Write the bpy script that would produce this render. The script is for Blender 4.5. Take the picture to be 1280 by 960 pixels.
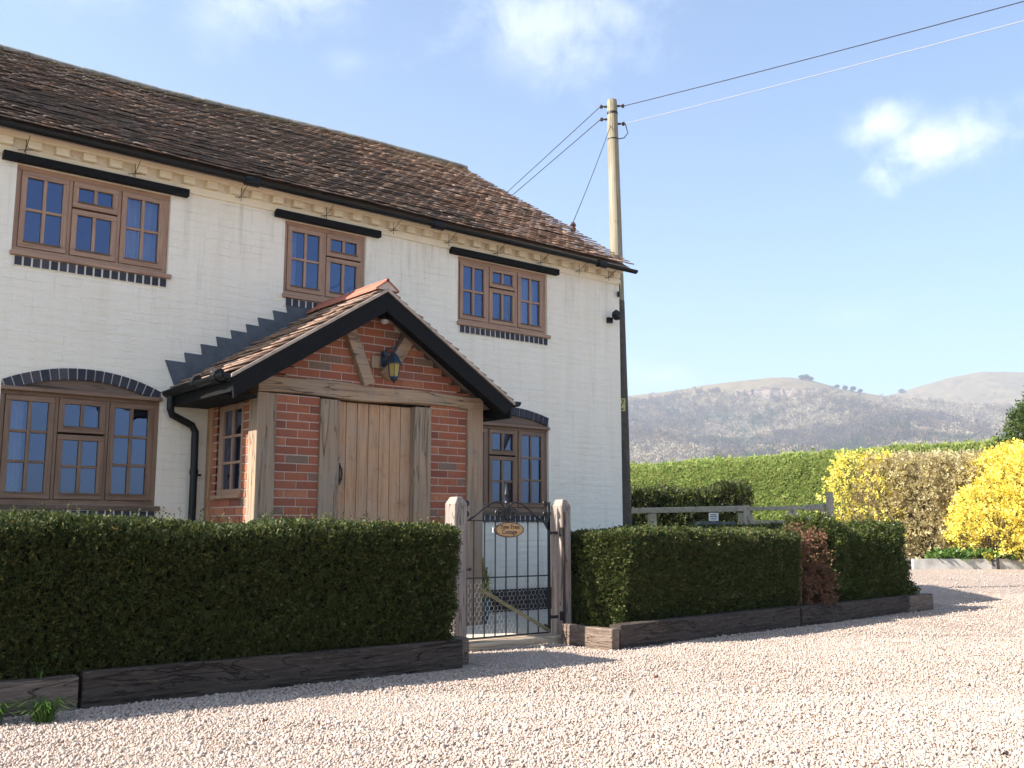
import bpy, math, random
import numpy as np
from mathutils import Vector, Matrix, noise
random.seed(7); RNG = np.random.default_rng(11)
PI = math.pi
for o in list(bpy.data.objects): bpy.data.objects.remove(o)
S = bpy.context.scene
COL = S.collection

# ------------------------------------------------------------------ camera
cam_d = bpy.data.cameras.new('camera'); cam = bpy.data.objects.new('camera', cam_d); COL.objects.link(cam)
cam.location = (0, 0, 1.0)
cam.rotation_euler = (math.radians(90 + 8.297), 0, math.radians(-38.95))
cam_d.sensor_width = 36; cam_d.lens = 35.1; cam_d.clip_start = 0.05; cam_d.clip_end = 9000
S.camera = cam
# ------------------------------------------------------------------ world, sun, exposure
SUN = Vector((1.22, -0.45, -1.0)).normalized()
EL = math.asin(-SUN.z); ROT = math.atan2(-SUN.x, -SUN.y)
w = bpy.data.worlds.new('World'); S.world = w; w.use_nodes = True
nt = w.node_tree; nt.nodes.clear()
def wn(t, **k):
    n = nt.nodes.new(t)
    for a, b in k.items(): setattr(n, a, b)
    return n
sky = wn('ShaderNodeTexSky', sky_type='NISHITA', sun_disc=False, sun_elevation=EL, sun_rotation=ROT, altitude=60,
         air_density=1.0, dust_density=1.3, ozone_density=1.6)
tc = wn('ShaderNodeTexCoord')
out = wn('ShaderNodeOutputWorld'); bg = wn('ShaderNodeBackground'); bg.inputs[1].default_value = 0.105
def wmath(op, a, b=None, c=None):
    n = wn('ShaderNodeMath', operation=op)
    for i, v in enumerate((a, b, c)):
        if v is None: continue
        if isinstance(v, (int, float)): n.inputs[i].default_value = v
        else: nt.links.new(v, n.inputs[i])
    return n.outputs[0]
nz = wn('ShaderNodeTexNoise'); nz.inputs['Scale'].default_value = 13; nz.inputs['Detail'].default_value = 12; nz.inputs['Roughness'].default_value = .66; nz.inputs['Distortion'].default_value = .35
nt.links.new(tc.outputs['Generated'], nz.inputs['Vector'])
total = None
# (direction, half size across, half size up, strength): puffs of cloud in the sky
CL = [((0.3833, 0.789, 0.4802), .075, .030, .50), ((0.4401, 0.7841, 0.4376), .03, .016, .16), ((0.3194, 0.8305, 0.4564), .035, .03, .22),
      ((0.5833, 0.6617, 0.4711), .10, .045, .50), ((0.5606, 0.6936, 0.4524), .05, .04, .28),
      ((0.8053, 0.4668, 0.3655), .038, .018, .70), ((0.8393, 0.4256, 0.3384), .046, .030, .92), ((0.8862, 0.3262, 0.3505), .035, .03, .40),
      ((0.7313, 0.6653, 0.1505), .05, .015, .28), ((0.83, 0.5205, 0.2002), .04, .012, .15), ((0.20, 0.86, 0.49), .12, .04, .22), ((-.6, -.6, .4), .35, .10, .35), ((.1, -.9, .45), .3, .09, .35)]
for d, rx, rz, s_ in CL:
    d = Vector(d).normalized(); r_ = Vector((d.y, -d.x, 0)).normalized(); u_ = r_.cross(d)
    def dot(v):
        n = wn('ShaderNodeVectorMath', operation='DOT_PRODUCT'); nt.links.new(tc.outputs['Generated'], n.inputs[0]); n.inputs[1].default_value = v; return n.outputs['Value']
    a = wmath('POWER', wmath('DIVIDE', dot(r_), rx), 2); b = wmath('POWER', wmath('DIVIDE', dot(u_), rz), 2)
    q = wmath('SQRT', wmath('ADD', a, b))
    front = wmath('GREATER_THAN', dot(d), 0.0)
    e = wmath('SUBTRACT', 1.30, wmath('MULTIPLY', q, .85))
    e = wmath('ADD', e, wmath('MULTIPLY', wmath('SUBTRACT', nz.outputs[0], .52), 3.3))
    m = wn('ShaderNodeMapRange', interpolation_type='SMOOTHSTEP'); nt.links.new(e, m.inputs[0]); m.inputs[1].default_value = 0; m.inputs[2].default_value = 1.9
    v = wmath('MULTIPLY', wmath('MULTIPLY', m.outputs[0], s_), front)
    total = v if total is None else wmath('MAXIMUM', total, v)
mx = wn('ShaderNodeMix', data_type='RGBA'); nt.links.new(total, mx.inputs[0]); tn = wn('ShaderNodeMix', data_type='RGBA', blend_type='MULTIPLY'); tn.inputs[0].default_value = 1; tn.inputs[7].default_value = (.70, .80, .88, 1); nt.links.new(sky.outputs[0], tn.inputs[6]); nt.links.new(tn.outputs[2], mx.inputs[6]); mx.inputs[7].default_value = (5.5, 5.7, 6.0, 1)
nt.links.new(mx.outputs[2], bg.inputs[0]); nt.links.new(bg.outputs[0], out.inputs[0])
sl = bpy.data.lights.new('sun', 'SUN'); sl.energy = 5.0; sl.angle = math.radians(.53); sl.color = (1, .94, .85)
so = bpy.data.objects.new('sun', sl); COL.objects.link(so); so.rotation_euler = SUN.to_track_quat('-Z', 'Y').to_euler(); so.location = (-20, 8, 30)
S.view_settings.view_transform = 'Standard'; S.view_settings.look = 'None'; S.view_settings.exposure = 1.55; S.view_settings.gamma = 1
S.view_settings.use_curve_mapping = False
try:
    S.cycles.max_bounces = 10; S.cycles.transparent_max_bounces = 16; S.cycles.diffuse_bounces = 5
except Exception: pass

FW = Vector((math.cos(math.radians(51.05)), math.sin(math.radians(51.05)), 0)); RT = Vector((FW.y, -FW.x, 0))
def at(d, s, z=0.0):
    """ground point d metres away along the drive axis and s metres to its right"""
    p = FW * d + RT * s; return Vector((p.x, p.y, z))

# ------------------------------------------------------------------ materials
def mat(name, fn):
    m = bpy.data.materials.new(name); m.use_nodes = True; t = m.node_tree
    b = t.nodes['Principled BSDF']; fn(H(t), b); return m
class H:
    def __init__(s, t): s.t = t
    def n(s, ty, ins=None, **k):
        x = s.t.nodes.new(ty)
        for a, b in k.items(): setattr(x, a, b)
        for a, b in (ins or {}).items(): s.set(x.inputs[a], b)
        return x
    def set(s, sock, v):
        if isinstance(v, bpy.types.NodeSocket): s.t.links.new(v, sock)
        elif isinstance(v, tuple) and len(v) == 3 and sock.type == 'RGBA': sock.default_value = (*v, 1)
        else: sock.default_value = v
    def obj(s, scale=(1, 1, 1), loc=(0, 0, 0)):
        c = s.n('ShaderNodeTexCoord'); m = s.n('ShaderNodeMapping', {'Vector': c.outputs['Object']}); m.inputs['Scale'].default_value = scale; m.inputs['Location'].default_value = loc
        return m.outputs[0]
    def world(s, scale=(1, 1, 1)):
        c = s.n('ShaderNodeNewGeometry'); m = s.n('ShaderNodeMapping', {'Vector': c.outputs['Position']}); m.inputs['Scale'].default_value = scale; return m.outputs[0]
    def noise(s, vec, scale, detail=5, rough=.6, dist=0.0):
        return s.n('ShaderNodeTexNoise', {'Vector': vec, 'Scale': scale, 'Detail': detail, 'Roughness': rough, 'Distortion': dist}).outputs[0]
    def ramp(s, fac, st, interp='LINEAR'):
        r = s.n('ShaderNodeValToRGB', {'Fac': fac}); e = r.color_ramp; e.interpolation = interp
        while len(e.elements) < len(st): e.elements.new(.5)
        for i, (p, c) in enumerate(st):
            e.elements[i].position = p; e.elements[i].color = (*c, 1) if isinstance(c, tuple) else (c, c, c, 1)
        return r.outputs[0]
    def mix(s, f, a, b, mode='MIX'):
        x = s.n('ShaderNodeMix', data_type='RGBA', blend_type=mode); s.set(x.inputs[0], f); s.set(x.inputs[6], a); s.set(x.inputs[7], b); return x.outputs[2]
    def math(s, op, a, b=0.0, clamp=False):
        x = s.n('ShaderNodeMath', operation=op, use_clamp=clamp); s.set(x.inputs[0], a); s.set(x.inputs[1], b); return x.outputs[0]
    def bump(s, b, h, strength=.5, dist=.01):
        x = s.n('ShaderNodeBump', {'Height': h, 'Strength': strength, 'Distance': dist}); s.t.links.new(x.outputs[0], b.inputs['Normal'])
    def rnd(s): return s.n('ShaderNodeNewGeometry').outputs['Random Per Island']

def f_paintbrick(h, b):
    g = h.n('ShaderNodeNewGeometry'); sx = h.n('ShaderNodeSeparateXYZ', {0: g.outputs['Position']})
    wv = h.noise(h.world(), 1.3, 3, .5); wv2 = h.noise(h.world(), 7, 3, .5); wv3 = h.noise(h.world(), 19, 2, .5)
    zz = h.math('ADD', sx.outputs[2], h.math('ADD', h.math('MULTIPLY', wv, .045), h.math('ADD', h.math('MULTIPLY', wv2, .022), h.math('MULTIPLY', wv3, .008))))
    xx = h.math('ADD', h.math('ADD', sx.outputs[0], sx.outputs[1]), h.math('ADD', h.math('MULTIPLY', wv2, .05), h.math('MULTIPLY', wv3, .02)))
    v = h.n('ShaderNodeCombineXYZ', {0: xx, 1: zz, 2: 0.0}).outputs[0]
    br = h.n('ShaderNodeTexBrick', {'Vector': v, 'Scale': 1.0, 'Mortar Size': .005, 'Mortar Smooth': 1.0, 'Brick Width': .225, 'Row Height': .075, 'Color1': (1, 1, 1), 'Color2': (.62, .62, .62), 'Mortar': (0, 0, 0)})
    br.offset = .5
    rows = h.n('ShaderNodeTexWave', {'Vector': h.n('ShaderNodeCombineXYZ', {0: zz, 1: 0.0, 2: 0.0}).outputs[0], 'Scale': 1 / .075 / 3.1831, 'Distortion': 0.0}, wave_type='BANDS', bands_direction='X', wave_profile='SIN').outputs[1]
    n1 = h.noise(h.world((1, 1, 2.2)), 24, 7, .68); n2 = h.noise(h.world((1, 1, 2.5)), 2.4, 6, .65); n3 = h.noise(h.world((1, 1, 3)), 6, 5, .6)
    fade = h.ramp(n2, [(.36, .30), (.60, 1.0)]); fade2 = h.ramp(n3, [(.36, .35), (.58, 1.0)])
    hgt = h.math('ADD', h.math('MULTIPLY', h.math('MULTIPLY', br.outputs[0], h.math('MULTIPLY', fade, fade2)), .62), h.math('MULTIPLY', n1, .65))
    hgt = h.math('ADD', hgt, h.math('ADD', h.math('MULTIPLY', n3, .45), h.math('MULTIPLY', h.math('MULTIPLY', rows, fade), .14)))
    h.bump(b, hgt, .8, .010)
    streak = h.noise(h.world((5, 5, .5)), 1.4, 6, .65)
    c = h.ramp(streak, [(.25, (.80, .725, .58)), (.5, (.85, .785, .655)), (.75, (.87, .82, .70))])
    dirt = h.noise(h.world(), 14, 8, .75)
    c = h.mix(h.math('MULTIPLY', h.ramp(dirt, [(.62, 0.0), (.78, 1.0)]), .35), c, (.50, .44, .33))
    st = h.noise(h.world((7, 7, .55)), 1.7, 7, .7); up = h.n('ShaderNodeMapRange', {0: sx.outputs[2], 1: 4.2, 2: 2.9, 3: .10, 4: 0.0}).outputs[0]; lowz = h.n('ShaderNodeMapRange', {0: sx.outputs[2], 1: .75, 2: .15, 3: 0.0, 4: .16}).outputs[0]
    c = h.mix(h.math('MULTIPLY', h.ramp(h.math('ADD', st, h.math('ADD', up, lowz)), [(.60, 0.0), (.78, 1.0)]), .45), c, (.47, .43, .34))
    b.inputs['Roughness'].default_value = .55; h.set(b.inputs['Base Color'], c)
WALLM = mat('painted_brick', f_paintbrick)
CREAMM = mat('bounce_warmed_cream', lambda h, b: (h.set(b.inputs['Base Color'], h.ramp(h.noise(h.world(), 6, 6, .65), [(.3, (.78, .68, .49)), (.7, (.84, .755, .58))])), h.bump(b, h.noise(h.world(), 24, 6, .65), .5, .006)))  # wall paint under the eaves, warm bounced light mixed into the colour
def f_brick(cols):
    def f(h, b):
        r = h.rnd(); c = h.ramp(r, cols)
        n = h.noise(h.world(), 22, 7, .7); n2 = h.noise(h.world(), 90, 4, .6)
        c = h.mix(h.ramp(n, [(.42, 0.0), (.72, .75)]), c, (.19, .075, .05))
        c = h.mix(h.ramp(n2, [(.60, 0.0), (.75, .5)]), c, (.42, .30, .24))
        h.set(b.inputs['Base Color'], c); b.inputs['Roughness'].default_value = .88
        h.bump(b, h.math('ADD', n, n2), .7, .004)
    return f
BRICK = mat('red_brick', f_brick([(0, (.19, .056, .034)), (.2, (.38, .115, .052)), (.4, (.27, .078, .043)), (.6, (.45, .170, .080)), (.75, (.33, .095, .050)), (.86, (.25, .105, .068)), (.94, (.19, .14, .095))]))
def f_blue(h, b):
    r = h.rnd(); c = h.ramp(r, [(0, (.028, .030, .042)), (.5, (.045, .047, .062)), (1, (.075, .068, .08))])
    n = h.noise(h.world(), 60, 4); h.set(b.inputs['Base Color'], h.mix(h.ramp(n, [(.55, 0.0), (.8, .4)]), c, (.2, .2, .22))); b.inputs['Roughness'].default_value = .7; b.inputs['Specular IOR Level'].default_value = .2; h.bump(b, n, .5, .003)
BLUEB = mat('blue_brick', f_blue)
def simple(name, col, rough=.6, metal=0.0, var=.25, scale=20, bump=.2, spec=.5):
    def f(h, b):
        n = h.noise(h.world(), scale, 6, .65)
        d = tuple(c * (1 - var) for c in col); l = tuple(min(1, c * (1 + var)) for c in col)
        h.set(b.inputs['Base Color'], h.ramp(n, [(.3, d), (.7, l)])); b.inputs['Roughness'].default_value = rough; b.inputs['Metallic'].default_value = metal
        b.inputs['Specular IOR Level'].default_value = spec
        if bump: h.bump(b, n, bump, .003)
    return mat(name, f)
MORTAR = simple('lime_mortar', (.52, .41, .345), .95, var=.15, scale=80, bump=.5)
MORTARW = simple('pale_mortar', (.74, .70, .62), .95, var=.12, scale=80, bump=.4)
BLACKP = simple('black_painted_timber', (.009, .009, .010), .7, var=.4, scale=30, spec=.12)
BLACKPL = simple('black_plastic', (.008, .009, .010), .32, var=.2, bump=0, spec=.22)
LEAD = simple('lead_sheet', (.075, .088, .108), .6, 0.0, var=.25, scale=9, bump=.15)
IRON = simple('black_wrought_iron', (.022, .020, .020), .45, .3, var=.5, scale=60)
GALV = simple('galvanised_wire', (.50, .50, .50), .4, .7, var=.1, bump=0)
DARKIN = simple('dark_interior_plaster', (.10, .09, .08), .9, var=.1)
CURT = simple('net_curtain', (.75, .76, .80), .9, var=.05)
STONE = simple('paving_stone', (.52, .47, .38), .85, var=.18, scale=8, bump=.4)
PLINTH = simple('black_plinth_paint', (.016, .016, .018), .6, var=.4, scale=25)
WHITEP = simple('white_paint', (.78, .78, .76), .5, var=.05)
TEAL = simple('teal_glaze', (.03, .10, .12), .2, var=.4, scale=30)
COPPER = simple('blue_green_verdigris_metal', (.035, .055, .085), .4, .5, var=.7, scale=70)
CONCR = simple('grey_concrete', (.42, .42, .40), .9, var=.15)
SOIL = simple('dark_soil', (.06, .045, .032), .95, var=.4, scale=30, bump=.8)
PORC = simple('brown_porcelain', (.07, .03, .022), .2, var=.2, bump=0)
CABLE = simple('dark_cable', (.02, .02, .025), .6, var=.1, bump=0)
CABLEL = simple('pale_cable', (.34, .34, .38), .5, var=.1, bump=0)
def f_wood(a, bb, dark, axis, grain=1.0, crack=.5, rough=.75, grey=None):
    def f(h, b):
        kn = h.ramp(h.noise(h.obj(), 7.0, 6, .7), [(.56, 0.0), (.74, .6)])
        sc = [26 * grain] * 3; sc[axis] = 1.3 * grain
        v = h.obj(tuple(sc)); n = h.noise(v, 1.0, 8, .65, .6)
        c = h.ramp(n, [(.28, dark), (.45, a), (.68, bb)])
        if grey:
            g = h.noise(h.obj(), 3.0, 5, .6); c = h.mix(h.ramp(g, [(.40, 0.0), (.68, .85)]), c, grey)
        sc2 = [9 * grain] * 3; sc2[axis] = .55 * grain
        k = h.noise(h.obj(tuple(sc2), (3, 1, 7)), 1.0, 3, .5, 1.2)
        kk = h.ramp(k, [(.485, 0.0), (.5, 1.0), (.515, 0.0)])
        h.set(b.inputs['Base Color'], h.mix(h.math('MULTIPLY', kk, crack), h.mix(kn, c, dark), tuple(x * .3 for x in dark)))
        b.inputs['Roughness'].default_value = rough
        h.bump(b, h.math('SUBTRACT', n, h.math('MULTIPLY', kk, .8 * crack)), .55, .005)
    return f
OAKV = mat('weathered_oak_upright', f_wood((.31, .205, .125), (.42, .295, .195), (.13, .08, .05), 2, 1.0, .9, grey=(.27, .225, .175)))
OAKH = mat('weathered_oak_beam', f_wood((.34, .22, .13), (.46, .32, .20), (.14, .085, .05), 0, 1.0, 1.0, grey=(.30, .24, .18)))
OAKY = mat('warm_oak_side_timber', f_wood((.40, .22, .11), (.50, .30, .16), (.22, .11, .05), 2, .7, .4))
DOORW = mat('oak_door_boards', f_wood((.43, .245, .13), (.53, .335, .195), (.20, .10, .05), 2, 1.1, .3, grey=(.40, .29, .20)))
WINW = mat('stained_window_timber', f_wood((.33, .195, .125), (.43, .27, .18), (.21, .115, .07), 0, 1.6, .1, .5))
WINV = mat('stained_window_timber_upright', f_wood((.33, .195, .125), (.43, .27, .18), (.21, .115, .07), 2, 1.6, .1, .5))
WINWD = mat('shaded_window_timber', f_wood((.185, .105, .062), (.26, .16, .10), (.10, .055, .032), 0, 1.6, .1, .5))  # same timber for the lower windows, with the hedges' shade painted in
WINVD = mat('shaded_window_timber_upright', f_wood((.185, .105, .062), (.26, .16, .10), (.10, .055, .032), 2, 1.6, .1, .5))
TYMP = mat('dark_tympanum_board', f_wood((.12, .08, .058), (.21, .145, .10), (.05, .03, .022), 0, .9, .6))
def f_sleeper(base, fleck, amt):
    def f(h, b):
        n = h.noise(h.obj((3, 20, 34)), 1.0, 9, .75, .8); fl = h.noise(h.obj((9, 60, 75)), 1.0, 5, .7, .5); k = h.noise(h.obj((.8, 5, 9), (2, 5, 1)), 1.0, 4, .6, 1.5)
        c = h.ramp(n, [(.30, tuple(x * .5 for x in base)), (.5, base), (.72, tuple(x * 1.6 for x in base))])
        c = h.mix(h.math('MULTIPLY', h.ramp(fl, [(.56, 0.0), (.68, 1.0)]), amt), c, fleck)
        kk = h.math('MULTIPLY', h.ramp(k, [(.485, 0.0), (.5, 1.0), (.515, 0.0)]), .7)
        h.set(b.inputs['Base Color'], h.mix(kk, c, (.006, .005, .004))); b.inputs['Roughness'].default_value = .9; b.inputs['Specular IOR Level'].default_value = .2
        h.bump(b, h.math('SUBTRACT', h.math('ADD', n, fl), h.math('MULTIPLY', kk, 1.6)), 1.0, .010)
    return f
SLEEPD = mat('tarred_sleeper', f_sleeper((.070, .054, .044), (.22, .15, .10), .7))
SLEEPL = mat('bleached_sleeper', f_sleeper((.19, .14, .11), (.40, .29, .21), .8))
SLEEPY = mat('pale_sleeper_end', f_wood((.46, .35, .24), (.58, .47, .35), (.24, .16, .10), 0, .7, .6, .85))
POSTW = mat('grey_gatepost_oak', f_wood((.29, .22, .175), (.42, .35, .30), (.12, .085, .065), 2, 1.2, .8, .85, grey=(.28, .235, .205)))
POLEW = mat('weathered_pole', f_wood((.26, .22, .15), (.36, .315, .225), (.14, .115, .075), 2, .8, .5, .85))
FENCEW = mat('silvered_fence_timber', f_wood((.33, .29, .22), (.45, .41, .33), (.18, .15, .11), 0, .5, .3, .9))
BARSW = mat('mossy_gate_brace', f_wood((.20, .17, .09), (.28, .25, .13), (.10, .09, .05), 0, 1.2, .3, .8))

def f_tile(moss, reds):
    def f(h, b):
        r = h.rnd()
        c = h.ramp(r, reds)
        big = h.noise(h.world(), 1.1, 6, .7); mid = h.noise(h.world(), 5.5, 8, .75); fine = h.noise(h.world(), 40, 5, .7)
        g = h.n('ShaderNodeNewGeometry'); sx = h.n('ShaderNodeSeparateXYZ', {0: g.outputs['Position']})
        c = h.mix(h.ramp(fine, [(.47, 0.0), (.66, .5)]), c, (.10, .08, .07))
        if moss:
            # moss and lichen grow on the older western part and along the ridge
            wx = h.n('ShaderNodeMapRange', {0: sx.outputs[0], 1: 7.9, 2: 5.9, 3: 0.0, 4: .16}).outputs[0]
            mm = h.math('ADD', h.math('ADD', mid, wx), h.math('MULTIPLY', h.math('SUBTRACT', big, .5), .5))
            c = h.mix(h.math('MULTIPLY', h.ramp(mm, [(.52, 0.0), (.66, 1.0)]), .78), c, (.085, .072, .062))
            rz = h.n('ShaderNodeMapRange', {0: sx.outputs[2], 1: 5.6, 2: 6.75, 3: -.12, 4: .12}).outputs[0]
            ym = h.math('ADD', h.noise(h.world((1.3, 1.3, 1.3)), 4.3, 7, .75), rz)
            c = h.mix(h.ramp(ym, [(.60, 0.0), (.72, .8)]), c, (.26, .22, .07))
            wl = h.noise(h.world(), 17, 5, .7)
            c = h.mix(h.ramp(wl, [(.64, 0.0), (.72, .8)]), c, (.62, .57, .51))
        else:
            c = h.mix(h.ramp(mid, [(.5, 0.0), (.72, .5)]), c, (.12, .085, .06))
        h.set(b.inputs['Base Color'], c); b.inputs['Roughness'].default_value = .85
        h.bump(b, h.math('ADD', fine, mid), .8, .006)
    return f
TILE = mat('old_clay_tile', f_tile(True, [(0, (.23, .125, .080)), (.3, (.43, .245, .155)), (.55, (.55, .35, .24)), (.8, (.30, .20, .155)), (1, (.70, .53, .42))]))
PTILE = mat('porch_clay_tile', f_tile(False, [(0, (.30, .19, .14)), (.4, (.38, .25, .18)), (.7, (.26, .17, .13)), (1, (.48, .34, .26))]))
RIDGER = simple('red_ridge_tile', (.36, .125, .08), .8, var=.25, scale=14, bump=.4)
RIDGEG = simple('grey_ridge_tile', (.24, .22, .18), .9, var=.5, scale=7, bump=.5)
CHIMB = mat('unseen_chimney_brick', f_brick([(0, (.25, .08, .05)), (1, (.35, .13, .08))]))

def f_glass(h, b):
    t = h.t; o = t.nodes['Material Output']
    tr = h.n('ShaderNodeBsdfTransparent', {'Color': (.55, .58, .62)}); gl = h.n('ShaderNodeBsdfGlossy', {'Roughness': .0, 'Color': (.44, .60, 1.0)})
    
    fr = h.n('ShaderNodeFresnel', {'IOR': 1.5}); f = h.math('MULTIPLY', fr.outputs[0], 2.6, True); f = h.math('ADD', f, .07)
    m = h.n('ShaderNodeMixShader'); h.set(m.inputs[0], f); t.links.new(tr.outputs[0], m.inputs[1]); t.links.new(gl.outputs[0], m.inputs[2]); t.links.new(m.outputs[0], o.inputs[0])
GLASS = mat('window_glass', f_glass)
def f_amber(h, b):
    b.inputs['Base Color'].default_value = (.55, .40, .10, 1); b.inputs['Roughness'].default_value = .15; b.inputs['Transmission Weight'].default_value = .35
AMBER = mat('amber_lamp_glass', f_amber)

def f_leaf(cols, trans=.25, rough=.45, patch=None, spec=.35):
    def f(h, b):
        r = h.rnd(); c = h.ramp(r, cols)
        n = h.noise(h.world(), 2.2, 3, .6)
        c = h.mix(h.ramp(n, [(.35, 0.0), (.7, .5)]), c, cols[-1][1] if patch is None else patch)
        h.set(b.inputs['Base Color'], c); b.inputs['Roughness'].default_value = rough; b.inputs['Specular IOR Level'].default_value = spec * .7
        o = h.t.nodes['Material Output']; tl = h.n('ShaderNodeBsdfTranslucent', {'Color': c}); m = h.n('ShaderNodeMixShader', {0: trans})
        h.t.links.new(b.outputs[0], m.inputs[1]); h.t.links.new(tl.outputs[0], m.inputs[2]); h.t.links.new(m.outputs[0], o.inputs[0])
    return f
YEW = mat('yew_leaf', f_leaf([(0, (.022, .040, .010)), (.5, (.044, .062, .017)), (.85, (.105, .125, .032)), (.96, (.19, .17, .045)), (1, (.20, .12, .04))], .22, .55, (.075, .088, .022)))
YEWD = mat('dark_yew_leaf', f_leaf([(0, (.026, .045, .012)), (.6, (.065, .09, .02)), (1, (.15, .155, .035))], .2, .42, (.075, .09, .02)))
DEAD = mat('dead_yew_leaf', f_leaf([(0, (.12, .05, .03)), (.5, (.22, .10, .06)), (.8, (.20, .13, .07)), (.86, (.22, .13, .07)), (.88, (.05, .08, .02)), (1, (.06, .09, .025))], .2, .8, (.17, .085, .05)))
BACKH = mat('back_hedge_leaf', f_leaf([(0, (.20, .29, .07)), (.5, (.31, .40, .11)), (.9, (.43, .49, .17)), (1, (.46, .32, .14))], .45, .7, (.40, .41, .14)))
LAUREL = mat('broad_green_leaf', f_leaf([(0, (.07, .10, .02)), (.5, (.14, .16, .04)), (1, (.24, .20, .07))], .25, .4))
BROWNL = mat('winter_brown_leaf', f_leaf([(0, (.42, .33, .18)), (.35, (.60, .49, .29)), (.7, (.44, .41, .18)), (.9, (.70, .60, .40)), (1, (.80, .68, .22))], .4, .8, (.56, .48, .27)))
YELLOW = mat('yellow_blossom', f_leaf([(0, (.80, .62, .09)), (.5, (.90, .76, .13)), (.9, (.92, .84, .28)), (1, (.60, .46, .12))], .3, .6, (.88, .74, .14)))
TWIG = simple('brown_twig', (.20, .13, .075), .9, var=.4, bump=0)
TWIGP = simple('pale_twig', (.46, .38, .27), .9, var=.3, bump=0)
BARK = simple('dark_bark', (.055, .04, .028), .95, var=.4)
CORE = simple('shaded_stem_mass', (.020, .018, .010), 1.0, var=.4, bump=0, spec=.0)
COREB = simple('hedge_stem_mass', (.15, .16, .05), 1.0, var=.4, bump=0)
GRASSB = mat('grass_blade', f_leaf([(0, (.04, .09, .015)), (.6, (.09, .17, .03)), (1, (.20, .27, .07))], .3, .4, (.08, .15, .03)))
CONIF = mat('conifer_leaf', f_leaf([(0, (.03, .055, .015)), (.6, (.06, .095, .025)), (1, (.10, .13, .03))], .2, .6))
GOLDC = mat('golden_conifer_leaf', f_leaf([(0, (.12, .18, .02)), (.6, (.24, .30, .03)), (1, (.34, .36, .06))], .25, .6))

def f_gravel(h, b):
    v = h.world(); wv = h.noise(v, 30, 3)
    vo = h.n('ShaderNodeTexVoronoi', {'Vector': v, 'Scale': 90.0, 'Randomness': 1.0})
    c = h.n('ShaderNodeSeparateColor', {0: vo.outputs['Color']})
    col = h.ramp(c.outputs[0], [(0, (.34, .24, .175)), (.25, (.46, .345, .265)), (.5, (.39, .30, .24)), (.7, (.50, .40, .32)), (.85, (.35, .29, .255)), (1, (.55, .45, .37))])
    edge = h.ramp(vo.outputs['Distance'], [(.35, 1.0), (.85, .62)])
    col = h.mix(1.0, col, edge, 'MULTIPLY')
    big = h.noise(v, .55, 5, .65)
    col = h.mix(h.ramp(big, [(.40, 0.0), (.70, .35)]), col, (.40, .315, .26))
    h.set(b.inputs['Base Color'], col); b.inputs['Roughness'].default_value = .9
    h.bump(b, h.math('ADD', h.math('MULTIPLY', vo.outputs['Distance'], -1.0), h.math('MULTIPLY', big, .6)), .8, .016)
GRAVEL = mat('gravel_bed', f_gravel)
def f_peb(h, b):
    r = h.rnd(); c = h.ramp(r, [(0, (.37, .255, .185)), (.18, (.48, .355, .275)), (.38, (.39, .305, .25)), (.58, (.50, .405, .335)), (.72, (.36, .305, .275)), (.86, (.54, .445, .38)), (.95, (.45, .375, .335)), (1, (.24, .19, .165))])
    n = h.noise(h.world(), 140, 3); h.set(b.inputs['Base Color'], h.mix(h.ramp(n, [(.4, 0.0), (.7, .35)]), h.mix(h.math('MULTIPLY', h.ramp(h.noise(h.world(), .8, 5, .65), [(.42, 0.0), (.66, 1.0)]), .22), c, (.34, .26, .20)), (.54, .45, .37))); b.inputs['Roughness'].default_value = .85
PEB = mat('pinkish_stone_chip', f_peb)
def f_field(h, b):
    n = h.noise(h.world(), .05, 8, .6); n2 = h.noise(h.world(), 6, 6)
    h.set(b.inputs['Base Color'], h.mix(.4, h.ramp(n, [(.35, (.05, .085, .02)), (.6, (.10, .13, .035))]), h.ramp(n2, [(.3, (.04, .06, .015)), (.7, (.12, .14, .04))]))); b.inputs['Roughness'].default_value = .95
FIELD = mat('field_grass', f_field)
def f_hill(h, b):
    g = h.n('ShaderNodeNewGeometry'); sx = h.n('ShaderNodeSeparateXYZ', {0: g.outputs['Position']})
    n = h.noise(h.world(), .011, 8, .65); n2 = h.noise(h.world(), .05, 6, .7)
    grass = h.ramp(n2, [(.3, (.09, .07, .045)), (.5, (.17, .135, .075)), (.75, (.26, .175, .11))])
    wood = h.ramp(n2, [(.3, (.05, .045, .035)), (.7, (.11, .09, .07))])
    hh = h.math('ADD', h.math('MULTIPLY', sx.outputs[2], .0040), h.math('MULTIPLY', h.math('SUBTRACT', n, .5), .9))
    c = h.mix(h.ramp(hh, [(.90, 0.0), (.99, 1.0)]), wood, grass)
    h.set(b.inputs['Base Color'], c); b.inputs['Roughness'].default_value = 1.0; b.inputs['Specular IOR Level'].default_value = .1
HILLM = mat('hill_grass_and_wood_floor', f_hill)
WOODT = simple('bare_twig_haze', (.16, .115, .08), 1.0, var=.5, scale=.02, bump=0, spec=.1)
WOODP = simple('pale_twig_haze', (.28, .23, .165), 1.0, var=.4, scale=.02, bump=0, spec=.1)
WOODD = simple('dark_twig_haze', (.085, .065, .06), 1.0, var=.5, scale=.02, bump=0, spec=.1)
WOODG = simple('evergreen_far', (.04, .055, .03), 1.0, var=.4, scale=.02, bump=0, spec=.1)
ROCKM = simple('quarry_rock', (.24, .18, .14), .95, var=.35, scale=.06, bump=0)

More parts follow.
